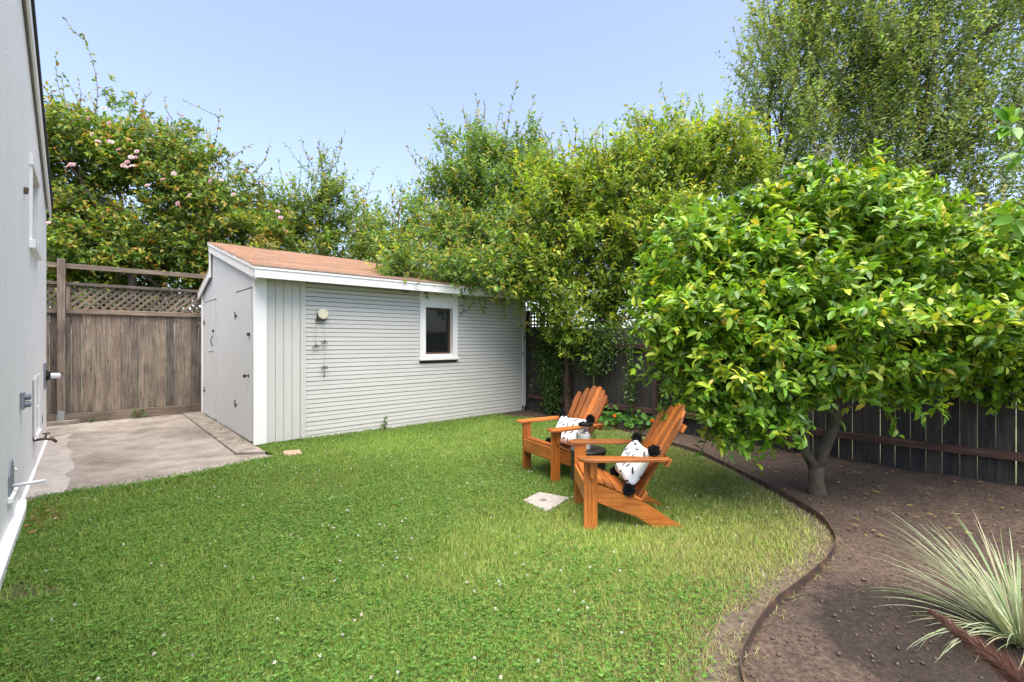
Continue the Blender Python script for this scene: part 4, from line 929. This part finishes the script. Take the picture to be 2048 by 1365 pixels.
tubes('trunk', [([Vector((0, 0, -.06)), Vector((.0, 0, .02)), Vector((-.01, 0, .13)), Vector((-.01, 0, .27))], [.1, .08, .07, .072])], M['bark_citrus'], cit, 12)
f1 = [(3.13, 4.77, .2), (3.0, 4.76, .42), (2.99, 4.74, .7), (3.06, 4.74, 1.0), (3.0, 4.7, 1.5)]
f2 = [(3.11, 4.77, .2), (3.22, 4.8, .42), (3.35, 4.8, .72), (3.33, 4.82, 1.05), (3.5, 4.8, 1.6)]
tl(f1, [.055, .046, .04, .036, .025]); tl(f2, [.06, .054, .05, .04, .025])
for i, l in enumerate(lob):
    st = Vector(f1[3] if l[0].x < 3.2 else f2[3]); pts, rad = limb(st, l[0], .034, .012, .12, seed=i); tl(pts, rad)
    rr = random.Random(i)
    for k in range(6):
        e_ = l[0]+Vector((rr.uniform(-1, 1)*l[1][0], rr.uniform(-1, 1)*l[1][1], rr.uniform(-.9, .9)*l[1][2]))*.75; p2, r2 = limb(pts[4], e_, .013, .004, .15, 5, seed=i*7+k); tl(p2, r2)
for (p0, p1, n_) in [(at(1750, 700, 4.4), at(1895, 770, 4.2), 26), (at(1700, 740, 4.4), at(1800, 870, 4.2), 26), (at(1620, 760, 4.4), at(1690, 850, 4.3), 14), (at(1440, 820, 4.3), at(1400, 905, 4.3), 16), (at(1560, 800, 4.3), at(1540, 880, 4.2), 14),
                     (at(1960, 690, 4.8), at(2030, 800, 4.7), 12), (at(1500, 850, 4.25), at(1455, 890, 4.2), 14), (at(1620, 370, 4.9), at(1640, 325, 4.9), 12), (at(1690, 385, 4.9), at(1700, 335, 4.9), 12), (at(1760, 400, 4.9), at(1770, 345, 4.9), 12), (at(1560, 420, 4.8), at(1545, 370, 4.8), 12), (at(1500, 430, 4.8), at(1480, 385, 4.8), 12), (at(1900, 450, 4.9), at(1940, 400, 4.9), 12), (at(1330, 500, 4.7), at(1285, 470, 4.7), 12), (at(1320, 600, 4.5), at(1262, 610, 4.5), 14), (at(1340, 540, 4.6), at(1275, 545, 4.6), 14), (at(1330, 720, 4.4), at(1290, 760, 4.4), 14), (at(1370, 800, 4.35), at(1330, 830, 4.3), 14), (at(1990, 470, 4.9), at(2040, 440, 4.9), 12), (at(1800, 400, 4.9), at(1870, 375, 4.9), 12)]:
    s_, ax = shoot(p0, p1, n_, .115, .44, [(.1, .2, .018), (.14, .25, .02), (.08, .17, .016)], .05, n_+int(p0.x*10)); parts.append(s_); tl(ax, list(np.linspace(.007, .003, len(ax))))
tubes('branches', limbs, M['bark_citrus'], cit, 7)
twig_mesh('twigs', A, B, .0035, M['stem'], cit, base)
leaves(cit, base, *cat(parts), T8, M['leaf_gloss'], 300)
tw = []
for i in range(14):
    p0 = at(1655+random.uniform(-20, 50), 380, 5.0); p1 = at(1640+random.uniform(-15, 70), 278+random.uniform(0, 55), 5.0+random.uniform(-.1, .2)); p2, r2 = limb(p0, p1, .005, .002, .25, 6, i); tw.append(([p-bv for p in p2], r2))
tubes('dead_twigs', tw, M['twig'], cit, 4)
for (px, py, Y, lb) in [(1466, 636, 4.0, 'ripe orange in the middle of citrus foliage, upper of pair'), (1450, 643, 3.97, 'ripe orange in the middle of citrus foliage, lower of pair'), (1663, 695, 3.9, 'greenish orange hanging low right of the pair')]:
    p = at(px, py, Y); o_ = lathe('orange', [(0, -.036), (.014, -.034), (.028, -.024), (.036, -.006), (.037, .008), (.029, .025), (.014, .034), (.003, .034), (0, .032)], M['orange'], None, p, 18); tag(o_, lb, 'orange', 'oranges on the citrus tree')

# branch with big glossy leaves reaching in at the right edge
p0 = Vector((4.9, 3.25, 2.9)); br = tag(empty('broadleaf_shrub', (3.98, 3.2, -.012)), 'tall shrub whose big glossy leaves reach in at upper right edge', 'shrub')
bb = np.array((3.98, 3.2, -.012)); stems = [([(0, 0, -.03), (.02, 0, 1.2), (-.03, .03, 2.2), (-.18, .08, 2.6)], [.025, .02, .015, .01]), ([(-.03, .03, 2.2), (-.2, .06, 2.45), (-.42, .1, 2.55)], [.012, .01, .006]), ([(-.03, .03, 2.2), (-.05, .1, 2.8), (-.3, .12, 3.1), (-.45, .12, 3.15)], [.012, .01, .008, .005])]
tubes('stem', stems, M['stem'], br, 8)
r = np.random.default_rng(5); n_ = 46; ctr = np.array([(-.4, .1, 2.45), (-.42, .12, 3.1), (-.2, .08, 2.7), (-.3, .1, 2.9)])
cpos = ctr[r.integers(0, 4, n_)]; dd = unit(r.normal(size=(n_, 3))+np.array((-.3, -.3, -.2))); Ls = r.uniform(.13, .19, n_)
leaves(br, bb, bb+cpos+dd*.03, dd, unit(np.array((0, -.3, 1.))+.5*r.normal(size=(n_, 3))), Ls, Ls*.42, palette(n_, [(.12, .28, .03), (.18, .36, .04)], [1, 1], .1, r), T8, M['leaf_gloss'], n_)

# ------------------------------------------------------------ vines and plants along the fences
def vine(x_loc, label, n_, width, z0, z1, seed, L=.055):
    """leafy vine on the right fence, x_loc metres along it"""
    r = np.random.default_rng(seed); bp = FR+Vv*x_loc-U*.16; base = np.array((bp[0], bp[1], -.01)); root = tag(empty('vine', base), label, 'vine', 'vines on the dark fence')
    zz = z0+(z1-z0)*r.uniform(0, 1, n_)**.8; off = r.normal(0, 1, n_)*width*(.35+.65*(zz-z0)/(z1-z0)); ow = abs(r.normal(.0, .09, n_))
    pos = np.stack([bp[0]+Vv[0]*off-U[0]*ow, bp[1]+Vv[1]*off-U[1]*ow, zz], 1); pos = pos+np.array((U[0], U[1], 0))*.04
    nz = unit(np.array((-U[0], -U[1], .7))+.6*r.normal(size=(n_, 3))); ld = unit(np.array((0, 0, -.5))+r.normal(size=(n_, 3))); Ls = L*r.uniform(.6, 1.3, n_)
    limbs = []
    for k in range(5):
        o_ = r.normal(0, width*.5); p = [(Vv[0]*o_*t*t, Vv[1]*o_*t*t, .0+t*z1) for t in (0, .3, .6, 1.)]; limbs.append((p, [.008, .007, .005, .003]))
    tubes('stem', limbs, M['stem'], root, 5)
    leaves(root, base, pos, ld, nz, Ls, Ls*.7, palette(n_, [(.05, .115, .02), (.075, .15, .025), (.1, .17, .03)], [3, 3, 1], .15, r), T4, M['leaf'], 60)
vine(6.7, 'dense dark vine covering the fence next to the shed corner', 2300, .3, .05, 1.8, 61)
vine(5.6, 'leafy vine draping the fence top behind the farther chair', 1500, .45, .9, 1.9, 62)
vine(4.75, 'thin vine climbing the fence left of the citrus crown', 420, .07, .1, 1.75, 63)
vine(4.05, 'thin vine nearest to the citrus crown on the fence', 420, .1, .1, 1.7, 64)
def leafy_plant(name, label, loc, n_, spread, hgt, L, cols, lw=.9, tpl=T4, group=None, cat_='plant', seed=1, flowers=()):
    r = np.random.default_rng(seed); base = np.array(loc, float); root = tag(empty(name, base), label, cat_, group)
    a_ = r.uniform(0, 2*np.pi, n_); rd = spread*np.sqrt(r.uniform(0, 1, n_)); z = hgt*(.25+.75*r.uniform(0, 1, n_))*(1-.5*(rd/spread)**2)
    pos = base+np.stack([rd*np.cos(a_), rd*np.sin(a_), z], 1); ld = unit(np.stack([np.cos(a_), np.sin(a_), -.2*np.ones(n_)], 1)+.5*r.normal(size=(n_, 3))); nz = unit(np.array((0, -.35, 1.))+.35*r.normal(size=(n_, 3)))
    Ls = L*r.uniform(.7, 1.2, n_); pos = pos-ld*(Ls*.5)[:, None]
    tubes('stem', [([Vector((p[0]*.15, p[1]*.15, -.02)), Vector((p[0]*.6, p[1]*.6, p[2]*.6)), Vector(p)], [.004, .003, .002]) for p in (pos-base)[:14]], M['stem'], root, 4)
    leaves(root, base, pos, ld, nz, Ls, Ls*lw, palette(n_, cols, [1]*len(cols), .12, r), tpl, M['leaf'], min(n_, 60))
    for i, f_ in enumerate(flowers):
        link('flower', bloom_mesh(.03, 30+i, (.75, .16, .02)), root, Vector(f_)-Vector(base), (1.1, 0, .2*i))
    return root
# round-leaved nasturtiums: a wider leaf outline
TN = (np.array([(.5, 0, -.05)]+[(.5+.5*math.cos(q), .5*math.sin(q), .06*math.cos(3*q)) for q in np.linspace(0, 2*math.pi, 10)[:-1]]), np.array([(0, i+1, (i+1) % 9+1) for i in range(9)]))
NC = [(.06, .19, .025), (.08, .23, .03), (.1, .25, .04)]
p = at(1225, 845, 8.3); leafy_plant('nasturtium', 'clump of round-leaved nasturtium right of the farther chair', (p.x, p.y, -.01), 70, .36, .42, .1, NC, 1.0, TN, 'nasturtiums by the fence', 'nasturtium', 71, [(p.x-.03, p.y-.3, .26)])
p = at(1283, 845, 8.1); leafy_plant('nasturtium', 'smaller nasturtium clump with an orange flower near citrus', (p.x, p.y, -.01), 40, .26, .36, .09, NC, 1.0, TN, 'nasturtiums by the fence', 'nasturtium', 72, [(p.x+.12, p.y-.22, .2)])
WC = [(.07, .17, .03), (.1, .21, .035)]
p = yard(2.0, -.1); leafy_plant('weed', 'upright weed growing against the shed siding', (*p, 0), 16, .06, .26, .06, WC, .5, T4, 'weeds', 'weed', 73)
p = yard(-1.05, 4.3); leafy_plant('weed', 'low weed sprouting at the foot of the patio fence', (*p, .01), 26, .14, .22, .06, WC, .6, T4, 'weeds', 'weed', 74)
p = yard(-1.75, 4.32); leafy_plant('weed', 'tiny weed at the fence kickboard near the post', (*p, .01), 10, .06, .12, .045, WC, .6, T4, 'weeds', 'weed', 75)
p = yard(.88, 3.0); leafy_plant('rooftop_plant', 'yellowish tuft of leaves growing over the shed roof ridge', (*p, rz(3.0)), 90, .32, .34, .09, [(.16, .2, .03), (.2, .2, .04), (.24, .16, .05)], .5, T4, None, 'plant', 76)

# ------------------------------------------------------------ variegated tuft and the plume at the lower right
tb_ = np.array((2.66, 2.42, -.012)); tuft = tag(empty('ornamental_grass', tb_), 'pale variegated ornamental grass tuft arching over dark soil', 'ornamental grass')
r = np.random.default_rng(81); shapes = []
for k in range(16):
    n_ = 9; L = 1.0; lean = r.uniform(.5, 2.3); crv = r.uniform(.45, .9); P = []; ang = math.pi/2-lean*.5; x = z = 0
    V = []; T = []
    for i in range(n_):
        w_ = .0056*(1-(i/(n_-1))**2.2)+.0004; V += [(x, -w_, z), (x, w_, z)]
        x += math.cos(ang)*L/(n_-1); z += math.sin(ang)*L/(n_-1); ang -= crv*lean/(n_-1)*(.4+1.2*i/n_)
    for i in range(n_-1): T += [(2*i, 2*i+1, 2*i+3), (2*i, 2*i+3, 2*i+2)]
    c_ = np.array([(.32, .38, .22), (.2, .29, .12), (.42, .46, .32), (.25, .34, .16), (.36, .33, .2)][k % 5]); shapes.append(fastmesh('blade', np.array(V), np.array(T), M['straw'], np.repeat(c_[None], len(V), 0)))
for i in range(290):
    a_ = r.uniform(0, 2*math.pi); rad = .09*math.sqrt(r.uniform()); s_ = r.uniform(.42, .8)
    o_ = link('blade', shapes[r.integers(0, 16)], tuft, (rad*math.cos(a_), rad*math.sin(a_), 0), (r.normal(0, .12), r.normal(0, .06), a_+r.normal(0, .25))); o_.scale = (s_, s_*1.1, s_)
fb = np.array((1.75, .75, -.012)); fg = tag(empty('fountain_grass', fb), 'fountain grass with a fuzzy reddish brown plume in the corner', 'ornamental grass')
pb, ptip = Vector((1.32, 1.10, .66)), Vector((1.17, 1.30, .795)); 
tubes('stem', [([Vector((0, 0, -.02)), Vector((-.05, .03, .35)), Vector((-.18, .15, .62)), pb-Vector(fb), ptip-Vector(fb)], [.004, .0035, .003, .003, .0015])], M['twig'], fg, 5)
n_ = 4200; t_ = r.uniform(0, 1, n_); ax = np.array(pb)[None]*(1-t_[:, None])+np.array(ptip)[None]*t_[:, None]; dv_ = unit(np.array(ptip-pb)[None]); sd2 = unit(np.cross(dv_.repeat(n_, 0), r.normal(size=(n_, 3))))
rad = .04*(1-t_)**.7*r.uniform(.5, 1.15, n_)+.005; ld = unit(sd2+dv_*1.1); Ls = rad*1.7*r.uniform(.6, 1.2, n_)
P, T, C_ = leaf_arrays(ax-fb, ld, sd2, Ls, Ls*0+.0012, palette(n_, [(.22, .115, .085), (.12, .055, .045), (.42, .29, .22)], [3, 3, 1], .2, r), T2)
tag(link('plume', fastmesh('plume', P, T, M['plume'], C_), fg), kind='stuff')

# ------------------------------------------------------------ lawn: grass blades, clover leaves and clover flowers
r = np.random.default_rng(91)
def scatter(n_, pw):
    out = []
    tot = 0
    while tot < n_:
        m_ = 400000; x = r.uniform(-5.2, 2.9, m_); y = r.uniform(.2, 10.6, m_)
        dist = np.hypot(x, y); keep = r.uniform(size=m_) < np.clip((2.2/np.maximum(dist, 2.2))**pw, 0, 1)
        keep &= (y > abs(x)*.8-.6); x, y = x[keep], y[keep]
        k = inpoly(x, y, LAWN); x, y = x[k], y[k]
        de = segdist(x, y, EDGE); dp_ = segdist(x, y, [(p[0], p[1]) for p in [yard(2.2, -.02), yard(5.5, -.02)]])
        nz_ = vnoise(x, y, 5, 3.0)*.5+.5
        wdt = np.clip(.42-.08*(y-2.0), .1, .42)
        pr = np.clip((de-wdt*.25)/wdt+.35*(nz_-.5), .03, 1)*np.clip((dp_-.02)/.25+.3*(nz_-.5), .08, 1)
        k = r.uniform(size=len(x)) < pr
        k &= ~inpoly(x, y, P4) & (np.hypot(x+3.02, y-6.39) > .12)
        k &= (np.hypot((x+3.02)/.2, (y-2.86)/.1)+1.6*(nz_-.5) > 1.0) | (r.uniform(size=len(x)) < .25)
        out.append(np.stack([x[k], y[k]], 1)); tot += k.sum()
    return np.concatenate(out)[:n_]
def dryness(x, y):
    de = segdist(x, y, EDGE); a_ = vnoise(x, y, 8, 1.6)*.5+.5
    return np.clip(1.0-de/1.1, 0, 1)*.7+.14*np.clip((x+1.2)/2.5, 0, 1)*a_
GREEN = np.array([(.17, .3, .045), (.105, .21, .03), (.23, .345, .06), (.34, .42, .12)]); STRAW = np.array([(.32, .27, .13), (.24, .24, .09), (.38, .33, .18)])
xy = scatter(640000, 1.1); n_ = len(xy); x, y = xy.T
hh = (.022+.03*r.uniform(size=n_)**1.5)*(1+.35*vnoise(x, y, 6, 4.0)); dry = dryness(x, y)
a_ = r.uniform(0, 2*np.pi, n_); ln = r.uniform(.25, 1.2, n_); hd = np.stack([np.cos(a_), np.sin(a_)], 1); wd = r.uniform(.0011, .0024, n_)*(1+.12*np.hypot(x, y)); sd_ = np.stack([-hd[:, 1], hd[:, 0]], 1)
pt = np.clip(vnoise(x, y, 14, 1.1)*.5+.5, 0, 1)
col = GREEN[r.integers(0, 4, n_)]*(1+r.normal(0, .15, (n_, 1)))*(.72+.5*pt[:, None])*(1+np.stack([.45, .2, .5])[None]*(np.clip((x+1.5)/2.5, 0, 1)*np.clip(1.3-abs(y-3.6)/3, 0, 1))[:, None]); isd = r.uniform(size=n_) < dry*.7+.03; col[isd] = STRAW[r.integers(0, 3, isd.sum())]*(1+r.normal(0, .15, (isd.sum(), 1)))
b0 = np.concatenate([xy-sd_*wd[:, None], np.full((n_, 1), -.004)], 1); b1 = np.concatenate([xy+sd_*wd[:, None], np.full((n_, 1), -.004)], 1); tip = np.concatenate([xy+hd*(hh*ln)[:, None], hh[:, None]], 1)
V = np.stack([b0, b1, tip], 1).reshape(-1, 3); T = np.arange(n_*3).reshape(-1, 3)
tag(link('lawn_grass', fastmesh('lawn_grass', V, T, M['grass'], np.repeat(np.clip(col, .004, .8), 3, 0))), 'short green lawn grass, drier toward the edging', 'grass', kind='stuff')
# clover: three rounded leaflets on a short stalk
xy = scatter(120000, 1.0); x, y = xy.T; cl = np.clip(.58+.85*vnoise(x, y, 9, 1.5)-.25*dryness(x, y)*1.6+.18*(x < -.5), 0, 1); k = r.uniform(size=len(x)) < cl; xy = xy[k]; x, y = xy.T; n_ = len(xy)
hz_ = (.016+.026*r.uniform(size=n_))*(1+.3*vnoise(x, y, 6, 4.0)); yaw = r.uniform(0, 6.28, n_); tl_ = unit(np.array((0, 0, 1.))+.38*r.normal(size=(n_, 3))); sz = r.uniform(.006, .0105, n_)*(1+.04*np.hypot(x, y))
cc = palette(n_, [(.11, .24, .038), (.075, .18, .03), (.17, .29, .06)], [3, 3, 2], .14, r)
Ps, Ds, Ns, Ss, Cs = [], [], [], [], []
for q in range(3):
    d = np.stack([np.cos(yaw+2.094*q), np.sin(yaw+2.094*q), .1*np.ones(n_)], 1); Ps.append(np.concatenate([xy, hz_[:, None]], 1)); Ds.append(d); Ns.append(tl_); Ss.append(sz); Cs.append(cc)
TC = (np.array([(0, 0, 0), (.55, -.55, .1), (1, -.3, .05), (1, .3, .05), (.55, .55, .1)]), np.array([(0, 1, 2), (0, 2, 3), (0, 3, 4)]))
P, T, C_ = leaf_arrays(*[np.concatenate(q) for q in (Ps, Ds, Ns)], np.concatenate(Ss), np.concatenate(Ss)*.95, np.concatenate(Cs), TC)
tag(link('clover', fastmesh('clover', P, T, M['grass'], C_)), 'low clover leaves spread through the lawn', 'clover', kind='stuff')
xy = scatter(620, .6); x, y = xy.T; k = r.uniform(size=len(x)) < np.clip(.55+.6*vnoise(x, y, 12, 1.7)-.6*dryness(x, y), 0, 1); xy = xy[k]; n_ = len(xy)
Ps, Ds, Ls_ = [], [], []
for q in range(16):
    d = unit(r.normal(size=(n_, 3))+np.array((0, 0, .5))); Ps.append(np.concatenate([xy, np.full((n_, 1), .05)+.012*r.uniform(size=(n_, 1))*0], 1)); Ds.append(d); Ls_.append(r.uniform(.007, .0115, n_))
D_ = np.concatenate(Ds); P, T, C_ = leaf_arrays(np.concatenate(Ps), D_, unit(r.normal(size=D_.shape)), np.concatenate(Ls_), np.concatenate(Ls_)*.7, palette(len(D_), [(.72, .7, .62), (.62, .52, .45), (.75, .74, .7)], [3, 1, 3], .06, r), T2)
tag(link('clover_flowers', fastmesh('clover_flowers', P, T, M['petal'], C_)), 'small white clover flowers dotted over the lawn', 'clover flowers', kind='stuff')
# a few broad weeds in the lawn and longer tufts by the walls
def blades(name, label, pts, n_each, hgt, wdt, cols, cat_, spread=.05, lean=.6):
    P = np.repeat(np.array(pts, float), n_each, 0); n_ = len(P); P[:, :2] += r.normal(0, spread, (n_, 2)); a_ = r.uniform(0, 6.28, n_)
    ld = unit(np.stack([np.cos(a_)*lean, np.sin(a_)*lean, r.uniform(.5, 1.1, n_)], 1)); nz = unit(np.stack([-np.cos(a_), -np.sin(a_), .6*np.ones(n_)], 1)); Ls = hgt*r.uniform(.5, 1.2, n_)
    v, t, c_ = leaf_arrays(P, ld, nz, Ls, Ls*0+wdt, palette(n_, cols, [1]*len(cols), .15, r), T4); tag(link(name, fastmesh(name, v, t, M['grass'], c_)), label, cat_, kind='stuff')
pts = [(*yard(q, -.04+random.uniform(-.05, .02)), -.005) for q in np.arange(.3, 4.4, .09)]+[(*yard(-.12, q), .04) for q in (.3, 1.5, 1.7, 2.4)]+[(*yard(.66, -.03), 0)]*3
pts += [(*hw(s_, .15+random.uniform(0, .06)), 0) for s_ in np.arange(4.2, 7, .16)]
blades('wall_grass', 'longer grass blades along the shed and house walls', pts, 9, .085, .0045, [(.09, .19, .02), (.13, .22, .03)], 'grass')
q = np.array(PATIO); pts = []
for i in range(len(q)-1):
    for k in range(9): pts.append((*(q[i]+(q[i+1]-q[i])*k/9), .0))
blades('edge_clover', 'ragged grass spilling over the patio edge', pts, 26, .06, .01, [(.07, .17, .02), (.1, .2, .025)], 'grass', .07, 1.0)
ed = [q for q in EDGE if q[1] > 1.5 and q[1] < 5.5]; pts = []
for i in range(150):
    q = ed[int(r.integers(0, len(ed)))]; pts.append((q[0]-abs(r.normal(.06, .22))-.03, q[1]+r.normal(0, .08), -.003))
blades('straw_tufts', 'dry straw coloured grass tufts beside the steel edging', pts, 12, .06, .003, [(.38, .33, .16), (.3, .3, .11), (.45, .4, .24), (.2, .28, .06)], 'grass', .03, 1.6)
pts = [(float(a_), float(b_), 0) for a_, b_ in scatter(90, .8)]
blades('lawn_weeds', 'broad-leaved weeds scattered in the lawn', pts, 6, .075, .018, [(.11, .23, .025), (.09, .2, .02)], 'weeds', .012, 1.2)
# soil clods, leaf litter
xs = r.uniform(.8, 6.0, 70000); ys = r.uniform(.4, 9.5, 70000); k = inpoly(xs, ys, BED) & (r.uniform(size=70000) < np.clip((2.5/np.maximum(np.hypot(xs, ys), 2.5))**1.2, 0, 1)); xs, ys = xs[k], ys[k]; n_ = len(xs)
oc = unit(np.array([(1, 0, 0), (0, 1, 0), (-1, 0, 0), (0, -1, 0), (0, 0, 1), (0, 0, -1)], float)); ot = np.array([(0, 1, 4), (1, 2, 4), (2, 3, 4), (3, 0, 4), (1, 0, 5), (2, 1, 5), (3, 2, 5), (0, 3, 5)])
sz = .002+.0125*r.uniform(size=n_)**7; V = oc[None]*sz[:, None, None]*r.uniform(.6, 1.3, (n_, 6, 1)); q = r.uniform(0, 6.28, n_); c_, s_ = np.cos(q)[:, None], np.sin(q)[:, None]
V = np.stack([V[..., 0]*c_-V[..., 1]*s_, V[..., 0]*s_+V[..., 1]*c_, V[..., 2]*.75], -1)+np.stack([xs, ys, -.012+.016*vnoise(xs, ys, 3, 9.0)+.0064*vnoise(xs, ys, 4, 45.0)+sz*.35], 1)[:, None]
T = (np.arange(n_)*6)[:, None, None]+ot[None]; tag(link('soil_clods', fastmesh('soil_clods', V.reshape(-1, 3), T.reshape(-1, 3), M['clod'])), 'loose crumbs of brown soil over the bed', 'soil clods', kind='stuff')
n_ = 260; xs = r.uniform(1.2, 5.6, 4000); ys = r.uniform(2.2, 8, 4000); k = inpoly(xs, ys, BED) & (ys > 3.8-.3*xs+.4); xs, ys = xs[k][:n_], ys[k][:n_]; n_ = len(xs)
an = r.uniform(0, 6.28, n_); P, T, C_ = leaf_arrays(np.stack([xs, ys, np.full(n_, .014)], 1), np.stack([np.cos(an), np.sin(an), .05*np.ones(n_)], 1), unit(np.array((0, 0, 1.))+.25*r.normal(size=(n_, 3))), r.uniform(.03, .07, n_), r.uniform(.015, .03, n_), palette(n_, [(.38, .3, .1), (.3, .2, .1), (.42, .36, .2), (.2, .12, .07)], [2, 2, 1, 2], .15, r), T4)
tag(link('leaf_litter', fastmesh('leaf_litter', P, T, M['leaf'], C_)), 'fallen yellow and brown leaves on the soil', 'fallen leaves', kind='stuff')
n_ = 120; s_ = r.uniform(4.1, 5.0, n_); of = r.uniform(.1, .3, n_); xs = HC[0]+.6752*s_+U[0]*of; ys = HC[1]-.7376*s_+U[1]*of; an = r.uniform(0, 6.28, n_)
P, T, C_ = leaf_arrays(np.stack([xs, ys, r.uniform(.005, .03, n_)], 1), np.stack([np.cos(an), np.sin(an), .05*np.ones(n_)], 1), unit(np.array((0, 0, 1.))+.4*r.normal(size=(n_, 3))), r.uniform(.03, .06, n_), r.uniform(.015, .03, n_), palette(n_, [(.25, .1, .05), (.35, .2, .1), (.18, .08, .05)], [2, 2, 1], .15, r), T4)
n2_ = 70; xs = []; ys = []
for q in range(n2_): p = yard(random.uniform(-3.2, -.35), 4.33-abs(random.gauss(0, .25))); xs.append(p[0]); ys.append(p[1])
an = r.uniform(0, 6.28, n2_); P2, T2_, C2 = leaf_arrays(np.stack([xs, ys, np.full(n2_, .019)], 1), np.stack([np.cos(an), np.sin(an), .03*np.ones(n2_)], 1), unit(np.array((0, 0, 1.))+.2*r.normal(size=(n2_, 3))), r.uniform(.02, .05, n2_), r.uniform(.01, .025, n2_), palette(n2_, [(.25, .1, .05), (.35, .25, .12), (.12, .07, .05)], [2, 2, 2], .15, r), T4)
tag(link('patio_litter', fastmesh('patio_litter', P2, T2_, M['leaf'], C2)), 'dry leaf litter along the foot of the patio fence', 'fallen leaves', kind='stuff')
tag(link('dry_leaves', fastmesh('dry_leaves', P, T, M['leaf'], C_)), 'brown dry leaves gathered at the house plinth', 'fallen leaves', kind='stuff')
